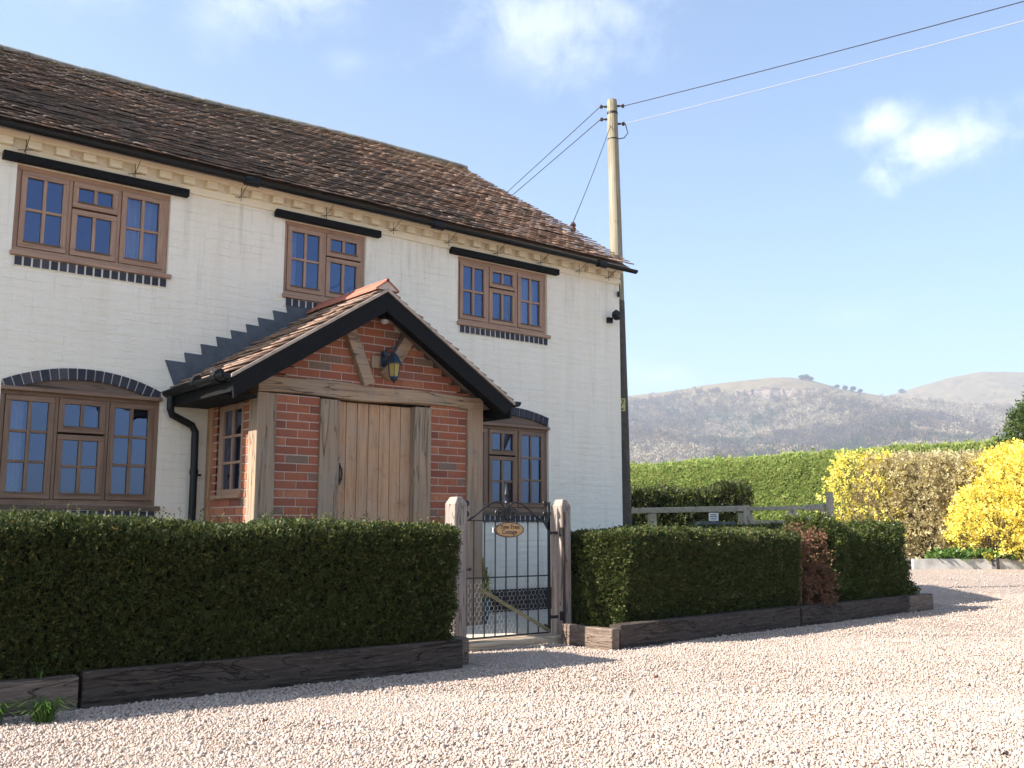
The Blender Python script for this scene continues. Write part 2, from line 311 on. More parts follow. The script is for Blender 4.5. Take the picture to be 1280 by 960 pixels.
# ------------------------------------------------------------------ mesh helpers
WL = {}
def wl(o): return WL.get(o.name, Vector((0, 0, 0)))
def empty(name, loc, **k):
    o = bpy.data.objects.new(name, None); COL.objects.link(o); o.location = loc; o.empty_display_size = .1; WL[o.name] = Vector(loc); tag(o, **k); return o
def tag(o, label=None, cat=None, group=None, kind=None):
    if label: o['label'] = label
    if cat: o['category'] = cat
    if group: o['group'] = group
    if kind: o['kind'] = kind
    return o
def link(name, me, parent, loc, mats, bevel=0):
    for m in (mats if isinstance(mats, (list, tuple)) else [mats]): me.materials.append(m)
    o = bpy.data.objects.new(name, me); COL.objects.link(o)
    if parent is not None:
        o.parent = parent; o.location = Vector(loc) - wl(parent)
    else: o.location = loc
    WL[o.name] = Vector(loc)
    if bevel:
        m = o.modifiers.new('bevel', 'BEVEL'); m.width = bevel; m.segments = 2; m.limit_method = 'ANGLE'; m.angle_limit = math.radians(40)
    return o
def np_mesh(name, V, F, mats, parent=None, loc=(0, 0, 0), midx=None, smooth=False, label=None, **k):
    """V (n,3) world coordinates, F (m,3|4)"""
    me = bpy.data.meshes.new(name); V = np.asarray(V, np.float32) - np.asarray(loc, np.float32); F = np.asarray(F, np.int32)
    me.vertices.add(len(V)); me.vertices.foreach_set('co', V.ravel())
    q = F.shape[1]; me.loops.add(F.size); me.loops.foreach_set('vertex_index', F.ravel())
    me.polygons.add(len(F)); me.polygons.foreach_set('loop_start', np.arange(0, F.size, q, dtype=np.int32))
    if midx is not None: me.polygons.foreach_set('material_index', np.asarray(midx, np.int32))
    me.update(calc_edges=True)
    if smooth: me.polygons.foreach_set('use_smooth', np.ones(len(F), bool))
    o = link(name, me, parent, loc, mats); tag(o, label=label, **k); return o
class MB:
    def __init__(s): s.v = []; s.f = []; s.mi = []; s.m = 0
    def add(s, vs, fs):
        b = len(s.v); s.v += [Vector(v) for v in vs]
        for f in fs: s.f.append([i + b for i in f]); s.mi.append(s.m)
        return s
    def box(s, x0, x1, y0, y1, z0, z1):
        return s.add([(x0, y0, z0), (x1, y0, z0), (x1, y1, z0), (x0, y1, z0), (x0, y0, z1), (x1, y0, z1), (x1, y1, z1), (x0, y1, z1)],
                     [(0, 3, 2, 1), (4, 5, 6, 7), (0, 1, 5, 4), (1, 2, 6, 5), (2, 3, 7, 6), (3, 0, 4, 7)])
    def bar(s, a, b, wd, dp, up=(0, 0, 1)):
        a = Vector(a); b = Vector(b); d = (b - a).normalized(); up = Vector(up)
        x = d.cross(up)
        if x.length < 1e-4: x = d.cross(Vector((1, 0, 0)))
        x.normalize(); y = x.cross(d)
        x = x * wd / 2; y = y * dp / 2
        return s.add([a - x - y, a + x - y, a + x + y, a - x + y, b - x - y, b + x - y, b + x + y, b - x + y],
                     [(0, 3, 2, 1), (4, 5, 6, 7), (0, 1, 5, 4), (1, 2, 6, 5), (2, 3, 7, 6), (3, 0, 4, 7)])
    def prism(s, pts, y0, y1):
        """polygon in (x,z), extruded along y"""
        n = len(pts); vs = [(x, y0, z) for x, z in pts] + [(x, y1, z) for x, z in pts]
        return s.add(vs, [tuple(range(n)), tuple(range(2 * n - 1, n - 1, -1))] + [(i, i + n, (i + 1) % n + n, (i + 1) % n) for i in range(n)])
    def tube(s, pts, r, n=8, r1=None):
        pts = [Vector(p) for p in pts]; b = len(s.v); rings = []
        prev = None
        for i, p in enumerate(pts):
            t = (pts[min(i + 1, len(pts) - 1)] - pts[max(i - 1, 0)]).normalized()
            if prev is None:
                x = t.cross(Vector((0, 0, 1)))
                if x.length < 1e-3: x = t.cross(Vector((1, 0, 0)))
            else: x = prev - t * prev.dot(t)
            x.normalize(); prev = x; y = t.cross(x)
            rr = r if r1 is None else r + (r1 - r) * i / (len(pts) - 1)
            rings.append([p + (x * math.cos(2 * PI * k / n) + y * math.sin(2 * PI * k / n)) * rr for k in range(n)])
        vs = [v for r_ in rings for v in r_]; fs = [tuple(range(n - 1, -1, -1)), tuple((len(rings) - 1) * n + k for k in range(n))]
        for i in range(len(rings) - 1):
            for k in range(n): fs.append((i * n + k, i * n + (k + 1) % n, (i + 1) * n + (k + 1) % n, (i + 1) * n + k))
        return s.add(vs, fs)
    def lathe(s, c, prof, n=16, axis=2):
        c = Vector(c); vs = []; fs = []
        for r, z in prof:
            for k in range(n):
                a = 2 * PI * k / n; p = [r * math.cos(a), r * math.sin(a), z]
                if axis == 1: p = [p[0], p[2], p[1]]
                vs.append(c + Vector(p))
        for i in range(len(prof) - 1):
            for k in range(n): fs.append((i * n + k, i * n + (k + 1) % n, (i + 1) * n + (k + 1) % n, (i + 1) * n + k))
        fs.append(tuple(range(n - 1, -1, -1))); fs.append(tuple((len(prof) - 1) * n + k for k in range(n)))
        return s.add(vs, fs)
    def build(s, name, mats, parent=None, loc=None, bevel=0, smooth=False, label=None, **k):
        if loc is None:
            loc = wl(parent) if parent is not None else Vector((sum(v.x for v in s.v) / len(s.v), sum(v.y for v in s.v) / len(s.v), min(v.z for v in s.v)))
        loc = Vector(loc)
        me = bpy.data.meshes.new(name); me.from_pydata([tuple(v - loc) for v in s.v], [], s.f)
        if smooth:
            for p in me.polygons: p.use_smooth = True
        for p, i in zip(me.polygons, s.mi): p.material_index = i
        me.update()
        o = link(name, me, parent, loc, mats, bevel); tag(o, label=label, **k); return o

# ------------------------------------------------------------------ ground
g = MB(); g.add([(-3000, -3000, -.03), (6000, -3000, -.03), (6000, 6000, -.03), (-3000, 6000, -.03)], [(0, 1, 2, 3)]); g.build('ground', FIELD, loc=(0, 0, 0), kind='structure')
DR = [(-25, -40), (70, -40), (70, -22), (30.5, 8.9), (26.55, 11.95), (24.7, 13.45), (19, 15.5), (15.5, 10.5), (12.6, 7.3), (-25, 7.3)]
g = MB(); g.add([(x, y, 0) for x, y in DR], [tuple(range(len(DR)))]); g.build('gravel_drive', GRAVEL, loc=(0, 0, 0), kind='structure')
g = MB(); g.box(4.9, 9.3, 7.02, 9.1, -.02, .075); g.build('garden_path', STONE, loc=(0, 0, 0), kind='structure', bevel=.01)
g = MB(); g.box(1.0, 4.85, 7.02, 9.1, -.02, .05); g.box(9.32, 11.9, 6.95, 12, -.02, .04); g.build('garden_bed', SOIL, loc=(0, 0, 0), kind='structure')

def pebbles():
    ico = []
    t = (1 + 5 ** .5) / 2
    iv = np.array([(-1, t, 0), (1, t, 0), (-1, -t, 0), (1, -t, 0), (0, -1, t), (0, 1, t), (0, -1, -t), (0, 1, -t), (t, 0, -1), (t, 0, 1), (-t, 0, -1), (-t, 0, 1)]) / math.sqrt(1 + t * t)
    iff = np.array([(0, 11, 5), (0, 5, 1), (0, 1, 7), (0, 7, 10), (0, 10, 11), (1, 5, 9), (5, 11, 4), (11, 10, 2), (10, 7, 6), (7, 1, 8), (3, 9, 4), (3, 4, 2), (3, 2, 6), (3, 6, 8), (3, 8, 9), (4, 9, 5), (2, 4, 11), (6, 2, 10), (8, 6, 7), (9, 8, 1)])
    ov = np.array([(1, 0, 0), (-1, 0, 0), (0, 1, 0), (0, -1, 0), (0, 0, 1), (0, 0, -1)], float)
    of = np.array([(0, 2, 4), (2, 1, 4), (1, 3, 4), (3, 0, 4), (2, 0, 5), (1, 2, 5), (3, 1, 5), (0, 3, 5)])
    Vs = []; Fs = []; base = 0
    def clump(tv, tf, d0, d1, dens, size):
        nonlocal base
        lat = .70; area = lat * (d1 * d1 - d0 * d0)
        n = int(area * dens)
        d = np.sqrt(RNG.uniform(d0 * d0, d1 * d1, n)); s = RNG.uniform(-lat, lat, n) * d
        X = FW.x * d + RT.x * s; Y = FW.y * d + RT.y * s
        # keep off the hedge beds and sleepers
        ok = ~((Y > 6.0) & (X < 4.62)) & ~((Y > 6.86) & (X < 6.2)) & ~((X > 5.93) & (X < 12.6) & (Y > 6.12 + (X - 6) * .085)) & (Y < 13)
        ok &= ~((X + 1.2 * Y > 39.5)) & ~((X < 12.4) & (Y > 7))
        X = X[ok]; Y = Y[ok]; n = len(X)
        sc = size * RNG.lognormal(0, .28, n)
        shp = RNG.uniform(.55, 1.15, (n, 3)); shp[:, 2] *= .75
        # random rotations
        q = RNG.normal(size=(n, 4)); q /= np.linalg.norm(q, axis=1)[:, None]; w_, x, y, z = q.T
        R = np.stack([np.stack([1 - 2 * (y * y + z * z), 2 * (x * y - z * w_), 2 * (x * z + y * w_)], -1), np.stack([2 * (x * y + z * w_), 1 - 2 * (x * x + z * z), 2 * (y * z - x * w_)], -1), np.stack([2 * (x * z - y * w_), 2 * (y * z + x * w_), 1 - 2 * (x * x + y * y)], -1)], 1)
        V = tv[None] * shp[:, None] * (1 + RNG.uniform(-.22, .22, (n, len(tv), 1)))
        V = np.einsum('nij,nkj->nki', R, V) * sc[:, None, None]
        hz = np.array([.012 * noise.noise((a * .9, b_ * .9, 0)) + .006 * noise.noise((a * 4, b_ * 4, 3)) for a, b_ in zip(X, Y)]) if n < 130000 else 0
        V += np.stack([X, Y, sc * RNG.uniform(-.2, .55, n) + .004 + hz], -1)[:, None]
        F = tf[None] + (np.arange(n) * len(tv))[:, None, None] + base
        Vs.append(V.reshape(-1, 3)); Fs.append(F.reshape(-1, 3)); base += n * len(tv)
    clump(iv, iff, 3.6, 6.3, 6400, .0070)
    clump(ov, of, 6.3, 9.5, 4000, .0082)
    clump(ov, of, 9.5, 16, 1000, .0094)
    clump(ov, of, 16, 26, 60, .014)
    np_mesh('gravel_stones', np.concatenate(Vs), np.concatenate(Fs), PEB, kind='stuff', label='pinkish beige gravel stones spread over the drive', cat='gravel')
pebbles()

# ------------------------------------------------------------------ cottage
WY = 9.10; XL, XR = 1.42, 9.17
house = empty('cottage', (5.3, WY, 0), label='two storey white painted brick cottage with old brown tiled roof', cat='house')
def arc(x0, x1, zs, zc, n=14):
    """circular arc points from x0 to x1 rising from zs to zc"""
    hw = (x1 - x0) / 2; r_ = (hw * hw + (zc - zs) ** 2) / (2 * (zc - zs)); cz = zc - r_; cx = (x0 + x1) / 2; a = math.asin(hw / r_)
    return [(cx + r_ * math.sin(-a + 2 * a * i / n), cz + r_ * math.cos(-a + 2 * a * i / n)) for i in range(n + 1)], (cx, cz, r_, a)
OPEN = [(1.87, 3.21, 3.36, 4.13, None), (4.385, 5.335, 3.36, 4.13, None), (6.555, 7.915, 3.36, 4.13, None),
        (1.87, 3.21, 1.21, 2.175, (2.245, 2.395)), (6.555, 7.925, 1.21, 2.205, (2.335, 2.435))]
wb = MB()
def wallgrid(z0, z1, ops):
    xs = sorted({XL, XR} | {o[0] for o in ops} | {o[1] for o in ops}); zs = sorted({z0, z1} | {o[2] for o in ops} | {o[3] for o in ops})
    for i in range(len(xs) - 1):
        col = []
        for j in range(len(zs) - 1):
            mx_, mz = (xs[i] + xs[i + 1]) / 2, (zs[j] + zs[j + 1]) / 2
            if any(o[0] < mx_ < o[1] and o[2] < mz < o[3] for o in ops): continue
            if col and abs(col[-1][1] - zs[j]) < 1e-6: col[-1][1] = zs[j + 1]
            else: col.append([zs[j], zs[j + 1]])
        for a, b in col: wb.box(xs[i], xs[i + 1], WY, WY + .30, a, b)
low = [(o[0], o[1], o[2], 2.60) if o[4] else o[:4] for o in OPEN if o[4]]
wallgrid(-.1, 2.60, low); wallgrid(2.60, 4.46, [o[:4] for o in OPEN if not o[4]])
for o in OPEN:
    if o[4]:
        p, _ = arc(o[0], o[1], o[4][0], o[4][1]); n = len(p)
        wb.prism([(o[0], 2.60)] + p + [(o[1], 2.60)], WY, WY + .30)
# gable ends and back wall
def gable(x0, x1):
    ys = [WY + .30, 12.63, 16.1]; pts = [(WY, -.1), (16.1, -.1), (16.1, 4.46), (12.63, 6.70), (WY, 4.46)]
    n = len(pts); vs = [(x0, y, z) for y, z in pts] + [(x1, y, z) for y, z in pts]
    wb.add(vs, [tuple(range(n - 1, -1, -1)), tuple(range(n, 2 * n))] + [(i, (i + 1) % n, (i + 1) % n + n, i + n) for i in range(n)])
pts_off = .302
def gable2(x0, x1):
    pts = [(WY + .302, -.1), (16.1, -.1), (16.1, 4.46), (12.63, 6.68), (WY + .302, 4.54)]
    n = len(pts); vs = [(x0, y, z) for y, z in pts] + [(x1, y, z) for y, z in pts]
    wb.add(vs, [tuple(range(n - 1, -1, -1)), tuple(range(n, 2 * n))] + [(i, (i + 1) % n, (i + 1) % n + n, i + n) for i in range(n)])
gable2(XL + .001, XL + .3); gable2(XR - .3, XR - .001); wb.box(XL + .302, XR - .302, 15.8, 16.1, -.1, 4.46)
wb.build('wall', WALLM, house)
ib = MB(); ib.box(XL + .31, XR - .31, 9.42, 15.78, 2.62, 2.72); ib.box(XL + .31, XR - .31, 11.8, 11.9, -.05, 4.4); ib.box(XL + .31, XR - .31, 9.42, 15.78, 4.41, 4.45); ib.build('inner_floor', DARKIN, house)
# eaves: projecting band, dentil course
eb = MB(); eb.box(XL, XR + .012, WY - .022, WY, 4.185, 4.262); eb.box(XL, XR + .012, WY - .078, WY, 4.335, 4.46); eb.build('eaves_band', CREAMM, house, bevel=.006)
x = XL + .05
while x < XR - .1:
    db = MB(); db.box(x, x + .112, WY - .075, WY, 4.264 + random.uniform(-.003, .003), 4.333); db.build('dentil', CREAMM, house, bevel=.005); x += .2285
pb = MB(); pb.box(6.1, XR + .02, WY - .018, WY, -.02, .325); pb.build('plinth', PLINTH, house, bevel=.005)

def soldier(mb, x0, x1, z0, z1, y, n):
    wd = (x1 - x0) / n
    for i in range(n): mb.box(x0 + i * wd + .0085, x0 + (i + 1) * wd - .0085, y - random.uniform(.014, .018), y + .02, z0 + random.uniform(0, .003), z1 - random.uniform(0, .003))
def window(x0, x1, z0, z1, kind, archz=None, curtain=None):
    """frame of three (or two) lights; kind: rows of panes in the side lights"""
    y = WY + .035; WA, WB = (WINWD, WINVD) if archz else (WINW, WINV)
    root = MB(); f = .045
    root.box(x0, x1, y, y + .07, z1 - f, z1); root.box(x0, x1, y, y + .07, z0, z0 + f)
    nl = 3 if (x1 - x0) > 1.1 else 2
    W = x1 - x0; lw = (W - 2 * f - (nl - 1) * .03) / nl
    xs = [x0 + f + i * (lw + .03) for i in range(nl)]
    root.m = 1
    root.box(x0, x0 + f, y + .001, y + .069, z0 + f, z1 - f); root.box(x1 - f, x1, y + .001, y + .069, z0 + f, z1 - f)
    for i in range(1, nl): root.box(xs[i] - .03, xs[i], y + .001, y + .069, z0 + f, z1 - f)
    fr = root.build('window', [WA, WB], house, bevel=.003)
    def casement(a, b, c, d, rows, name='casement'):
        m = MB(); t = .05; yy = y - .012; dd = .05
        m.box(a + .003, b - .003, yy, yy + dd, d - t, d - .003); m.box(a + .003, b - .003, yy, yy + dd, c + .003, c + t + .008)
        m.m = 1
        m.box(a + .003, a + t, yy + .001, yy + dd, c + t + .008, d - t); m.box(b - t, b - .003, yy + .001, yy + dd, c + t + .008, d - t)
        mx_ = (a + b) / 2; m.box(mx_ - .014, mx_ + .014, yy + .006, yy + dd - .006, c + t + .008, d - t)
        m.m = 0
        hgt = (d - t - c - t - .008)
        for r_ in range(1, rows):
            zz = c + t + .008 + hgt * r_ / rows
            m.box(a + t, mx_ - .014, yy + .008, yy + dd - .008, zz - .012, zz + .012); m.box(mx_ + .014, b - t, yy + .008, yy + dd - .008, zz - .012, zz + .012)
        o = m.build(name, [WA, WB], fr, bevel=.003); bd_ = MB(); bd_.box(a + t - .006, b - t + .006, yy - .010, yy + .02, c + t - .004, c + t + .0095); bd_.build('glazing_bead', TYMP, fr)
        g = MB(); px = [(a + t, mx_ - .014), (mx_ + .014, b - t)]
        for r_ in range(rows):
            za = c + t + .008 + hgt * r_ / rows + (.012 if r_ else 0); zb = c + t + .008 + hgt * (r_ + 1) / rows - (.012 if r_ < rows - 1 else 0)
            for (pa, pbb) in px:
                e1, e2 = random.uniform(-.003, .003), random.uniform(-.003, .003)
                g.add([(pa, yy + .026 + e1, za), (pbb, yy + .026 - e1, za), (pbb, yy + .026 - e1 + e2, zb), (pa, yy + .026 + e1 + e2, zb)], [(0, 1, 2, 3)])
        g.build('pane', GLASS, fr)
    top = .24 if not archz else .30
    mid = 1
    for i in range(nl):
        a, b = xs[i], xs[i] + lw
        if i == mid:
            casement(a, b, z1 - f - top, z1 - f, 1); m = MB(); casement(a, b, z0 + f, z1 - f - top - .012, 1 if not archz else 2)
        else: casement(a, b, z0 + f, z1 - f, 2 if not archz else 3)
    s = MB(); s.box(x0 - .012, x1 + .03, WY - .035, y + .02, z0 - .042, z0 - .001); s.build('sill', WINW if not archz else TYMP, fr, bevel=.005)
    bz = MB(); soldier(bz, x0 + .02, x1 - .005, z0 - .125, z0 - .046, WY, int((x1 - x0) / .0735)); bz.build('brick_sill_course', BLUEB, fr)
    mz = MB(); mz.box(x0 + .01, x1, WY - .010, WY, z0 - .13, z0 - .044); mz.build('mortar_bed', MORTARW, fr)
    if not archz:
        l = MB(); l.box(x0 - .125, x1 + .15, WY - .068, WY + .02, z1 + .004, z1 + .075); l.build('lintel', BLACKP, fr, bevel=.004)
    else:
        zs, zc = archz; th = .098
        po, (cx, cz, r_, a) = arc(x0, x1, zs, zc, 24); n = int(2 * a * r_ / .076)
        ab = MB(); mbb = MB()
        for i in range(n):
            a0 = -a + 2 * a * i / n; a1 = -a + 2 * a * (i + 1) / n; g_ = .0055 / r_
            def P(rr, aa): return (cx + rr * math.sin(aa), cz + rr * math.cos(aa))
            ab.prism([P(r_ - th, a0 + g_), P(r_, a0 + g_), P(r_, a1 - g_), P(r_ - th, a1 - g_)], WY - .012 - random.uniform(0, .004), WY + .06)
            mbb.prism([P(r_ - th + .002, a0), P(r_ - .002, a0), P(r_ - .002, a1), P(r_ - th + .002, a1)], WY - .004, WY + .05)
        ab.build('brick_arch', BLUEB, fr); mbb.build('arch_mortar', MORTARW, fr)
        inner = [(cx + (r_ - th - .001) * math.sin(-a + 2 * a * i / 20), cz + (r_ - th - .001) * math.cos(-a + 2 * a * i / 20)) for i in range(21)]
        inner = [p for p in inner if p[1] > z1 + .002]
        tb = MB(); tb.prism([(x0 + .002, z1 + .001)] + inner + [(x1 - .002, z1 + .001)], WY + .008, WY + .10); tb.build('arch_board', TYMP, fr)
        tr_ = MB(); tr_.box(x0, x1 + .01, WY - .02, WY + .03, z1 - .012, z1 + .022); tr_.build('head_trim', WINWD, fr, bevel=.004)
    if curtain:
        c = MB(); n = 24; a, b = curtain
        pts = [(a + (b - a) * i / n, WY + .16 + .018 * math.sin(i * 1.9)) for i in range(n + 1)]
        c.add([(px, py, z0 + .02) for px, py in pts] + [(px, py, z1 - .02) for px, py in pts], [(i, i + 1, i + 2 + n, i + 1 + n) for i in range(n)])
        c.build('curtain', CURT, fr)
    return fr
CU = [(2.84, 3.16), (4.42, 4.60), (7.60, 7.88), (1.90, 2.10), (6.58, 6.80)]
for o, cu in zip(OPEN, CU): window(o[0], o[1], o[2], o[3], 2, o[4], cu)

# roof of individual clay tiles
def tiles(name, origin, u, v, width, length, gauge, tw, th, mat_, parent, warp=None, clip=None, jit=1.0, over=.045, label=None):
    u = Vector(u).normalized(); v = Vector(v).normalized(); n = u.cross(v).normalized()
    if n.z < 0: n = -n
    rows = int(round(length / gauge)); Vs = []
    O = Vector(origin)
    for r_ in range(rows):
        off = (r_ % 2) * tw / 2 - tw / 2
        cnt = int(width / tw) + 2
        sag = .004 * math.sin(r_ * 1.7)
        for c in range(cnt):
            a = max(0, off + c * tw + .0015); b = min(width, off + (c + 1) * tw - .0015)
            if b - a < .02: continue
            s0 = r_ * gauge + random.gauss(0, .004) * jit - (random.random() < .02) * .03 * jit; s1 = min(length, s0 + gauge + over)
            if clip and not clip((a + b) / 2, s0): continue
            l0 = th * 2.3 + abs(random.gauss(0, .0040)) * jit; l1 = th * .35; tl = random.gauss(0, .0026) * jit; ht = l0 - th
            for (su, sv, hh) in ((a, s0, ht + tl), (b, s0, ht - tl), (b, s1, l1 - th), (a, s1, l1 - th), (a, s0 + random.gauss(0, .002) * jit, l0 + tl), (b, s0 + random.gauss(0, .002) * jit, l0 - tl), (b, s1, l1), (a, s1, l1)):
                p = O + u * su + v * sv + n * (hh + sag)
                if warp: p = warp(p)
                Vs.append(tuple(p))
    V = np.array(Vs); k = len(V) // 8
    F0 = np.array([(0, 3, 2, 1), (4, 5, 6, 7), (0, 1, 5, 4), (1, 2, 6, 5), (2, 3, 7, 6), (3, 0, 4, 7)])
    F = (F0[None] + (np.arange(k) * 8)[:, None, None]).reshape(-1, 4)
    return np_mesh(name, V, F, mat_, parent, wl(parent), label=label)
EY, EZ, RY, RZ = 8.86, 4.405, 12.63, 6.84
def rwarp(p):
    f = (p.y - EY) / (RY - EY); f = max(0, min(1, f))
    q = Vector(p); q.z += -(9.2 - p.x) * .022 * f + .02 * noise.noise((p.x * .6, p.y * .6, 0)) + .02 * math.sin(p.x * 1.1) * f
    return q
rl = math.hypot(RY - EY, RZ - EZ)
roof = tiles('roof', (XL - .06, EY, EZ), (1, 0, 0), (0, RY - EY, RZ - EZ), XR + .09 - XL, rl, .104, .16, .0135, TILE, house, rwarp, jit=1.0)
bs = MB()
for (a, b) in (((EY + .04, EZ - .02), (RY, RZ - .045)), ((RY, RZ - .045), (16.4, EZ + .0))):
    for k in range(6):
        x0 = XL - .03 + (XR + .04 - XL) * k / 6; x1 = XL - .03 + (XR + .04 - XL) * (k + 1) / 6
        def dz(x, y): return -(9.2 - x) * .022 * max(0, min(1, (y - EY) / (RY - EY))) if y <= RY else -(9.2 - x) * .022 * max(0, (16.4 - y) / 3.8)
        P4 = [(x0, a[0], a[1] + dz(x0, a[0])), (x1, a[0], a[1] + dz(x1, a[0])), (x1, b[0], b[1] + dz(x1, b[0])), (x0, b[0], b[1] + dz(x0, b[0]))]
        bs.add(P4 + [(p[0], p[1], p[2] - .05) for p in P4], [(0, 1, 2, 3), (7, 6, 5, 4), (0, 4, 5, 1), (1, 5, 6, 2), (2, 6, 7, 3), (3, 7, 4, 0)])
bs.build('roof_boarding', MORTAR, roof)
tiles('rear_tiles', (XL - .06, 16.45, EZ), (1, 0, 0), (0, RY - 16.45, RZ - EZ), XR + .09 - XL, math.hypot(16.45 - RY, RZ - EZ), .1, .165, .013, TILE, roof, lambda p: p + Vector((0, 0, -(9.2 - p.x) * .022 * max(0, (16.45 - p.y) / 3.82))))
rb = MB(); x = XL - .04
while x < XR + .02:
    x1 = min(x + .31, XR + .04); seg = []
    for xx in (x + .004, x1 - .004):
        zr = RZ - (9.2 - xx) * .022 + .02 * math.sin(xx * 1.1) - .02 + random.uniform(-.006, .006)
        for k in range(9):
            a = PI * k / 8; seg.append((xx, RY + .105 * math.cos(a), zr + .075 * math.sin(a)))
        for k in range(9):
            a = PI * (8 - k) / 8; seg.append((xx, RY + .085 * math.cos(a), zr - .015 + .06 * math.sin(a)))
    n = 18; rb.add(seg, [tuple(range(n - 1, -1, -1)), tuple(range(n, 2 * n))] + [(i, (i + 1) % n, (i + 1) % n + n, i + n) for i in range(n)]); x += .31
rb.build('ridge_tile_row', RIDGEG, roof)
# side chimney stack on the west gable (out of view, casts the dark band on the roof)
cb = MB(); cb.box(.92, 1.36, 9.72, 10.85, -.1, 6.75); cb.box(.88, 1.40, 9.68, 10.89, 6.75, 6.90); cb.box(.92, 1.36, 9.72, 10.85, 6.90, 7.0); ch = cb.build('unseen_chimney', CHIMB, roof)
for yy in (10.0, 10.55): cb = MB(); cb.lathe((1.14, yy, 7.0), [(.11, 0), (.10, .22), (.12, .25)], 14); cb.build('unseen_chimney_pot', RIDGER, roof, smooth=False)
# gutter
def halfgutter(mb, a, b, r_, n=10):
    a = Vector(a); b = Vector(b); d = (b - a).normalized(); x = d.cross(Vector((0, 0, 1))).normalized()
    ring = []
    for P in (a, b):
        for k in range(n + 1):
            t = PI + PI * k / n; ring.append(P + x * r_ * math.cos(t) + Vector((0, 0, 1)) * r_ * math.sin(t))
        for k in range(n, -1, -1):
            t = PI + PI * k / n; ring.append(P + x * (r_ - .006) * math.cos(t) + Vector((0, 0, 1)) * (r_ - .006) * math.sin(t))
    m = 2 * (n + 1); mb.add(ring, [tuple(range(m - 1, -1, -1)), tuple(range(m, 2 * m))] + [(i, (i + 1) % m, (i + 1) % m + m, i + m) for i in range(m)])
    for P, s in ((a, 1), (b, -1)):  # end stops
        q = [P + x * r_ * math.cos(PI + PI * k / n) + Vector((0, 0, 1)) * r_ * math.sin(PI + PI * k / n) for k in range(n + 1)]
        mb.add(q + [v + d * s * .005 for v in q], [tuple(range(n + 1)), tuple(range(2 * n + 1, n, -1))] + [(i, i + n + 1, i + n + 2, i + 1) for i in range(n)])
gb = MB(); halfgutter(gb, (XL - .1, 8.855, 4.378), (XR + .07, 8.855, 4.345), .042)
for x in (3.9, 6.1, 8.62): gb.tube([(x - .07, 8.855, 4.365 - (x - 1.4) * .005), (x + .07, 8.855, 4.365 - (x - 1.4) * .005)], .047, 12)
gb.box(XL, XR + .02, WY - .11, WY - .08, 4.39, 4.44)
gb.build('gutter', BLACKPL, house)
for x in (1.90, 2.83, 3.86, 4.80, 5.62, 6.36, 7.06, 7.74, 8.38, 8.90):
    k = MB(); y0 = 8.86; k.tube([(x, y0, 4.31), (x + .01, WY - .09, 4.25), (x + .01, WY - .02, 4.235)], .003, 6); k.tube([(x - .05, WY - .07, 4.225), (x + .07, WY - .07, 4.25)], .0035, 6); k.tube([(x + .01, WY - .075, 4.33), (x + .01, WY - .075, 4.195)], .003, 6)
    k.build('gutter_spike', IRON, house)
v = MB(); v.tube([(9.13, WY - .03, 4.09), (9.13, WY - .03, 4.02)], .02, 8); v.tube([(9.13, WY - .05, 4.2), (9.13, WY - .045, 4.06)], .006, 6); v.build('cable_clamp', IRON, house)

# ------------------------------------------------------------------ porch
PY = 8.0; PX0, PX1 = 3.665, 6.09; AX = 4.80
porch = empty('brick_porch', (AX, PY, 0), label='red brick and oak gabled porch on the front of the white cottage', cat='porch')
def brick_panel(mb, mo, x0, x1, z0, z1, y, clip=None, zbase=0, axis='x', xbase=None):
    bw, bh, g_ = .2135, .0638, .0112; r_ = int(math.floor((z0 - zbase) / (bh + g_)))
    xb = x0 if xbase is None else xbase
    while zbase + r_ * (bh + g_) < z1:
        za = zbase + r_ * (bh + g_) + .005; zb = za + bh
        k = -2
        while True:
            a = xb + k * (bw + g_) + (r_ % 2) * (bw + g_) / 2; b = a + bw
            if a > x1: break
            k += 1
            aa, bb, z_a, z_b = max(a, x0), min(b, x1), max(za, z0), min(zb, z1)
            if bb - aa < .02 or z_b - z_a < .012: continue
            if clip and not clip((aa + bb) / 2, (z_a + z_b) / 2): continue
            dd = random.uniform(.004, .0085)
            if axis == 'x': mb.box(aa, bb, y - dd, y + .05, z_a, z_b)
            else: mb.box(y - dd, y + .05, aa, bb, z_a, z_b)
        r_ += 1
mo = MB()
slope = (3.17 - 2.23) / 1.47
gab = lambda x, z: z < 3.10 - abs(x - AX) * slope
def bp(*a, **k):
    mb = MB(); brick_panel(mb, None, *a, **k); return mb
pw = bp(3.835, 4.262, -.05, 2.18, PY + .03, zbase=0).build('brick_panel', BRICK, porch, bevel=.002)
bp(5.462, 5.90, -.05, 2.205, PY + .03, zbase=0).build('brick_panel', BRICK, porch, bevel=.002)
bp(3.70, 6.06, 2.325, 3.12, PY + .03, gab, zbase=.03).build('gable_brickwork', BRICK, porch, bevel=.002)
mb = MB()  # west side wall around the side window
brick_panel(mb, None, 8.12, 9.0, -.05, 1.31, PX0 + .02, axis='y'); brick_panel(mb, None, 8.12, 8.345, 1.31, 2.2, PX0 + .02, axis='y'); brick_panel(mb, None, 8.915, 9.0, 1.31, 2.2, PX0 + .02, axis='y')
mb.build('side_brickwork', BRICK, porch, bevel=.002)
mo.box(3.835, 4.262, PY + .031, PY + .13, -.05, 2.18); mo.box(5.462, 5.90, PY + .031, PY + .13, -.05, 2.205); mo.prism([(3.75, 2.20), (5.98, 2.20), (AX + .12, 3.03), (AX - .12, 3.03)], PY + .0312, PY + .13)
mo.box(PX0 + .021, PX0 + .12, 8.12, 9.0, -.05, 1.31); mo.box(PX0 + .021, PX0 + .12, 8.12, 8.345, 1.31, 2.2); mo.box(PX0 + .021, PX0 + .12, 8.915, 9.0, 1.31, 2.2)
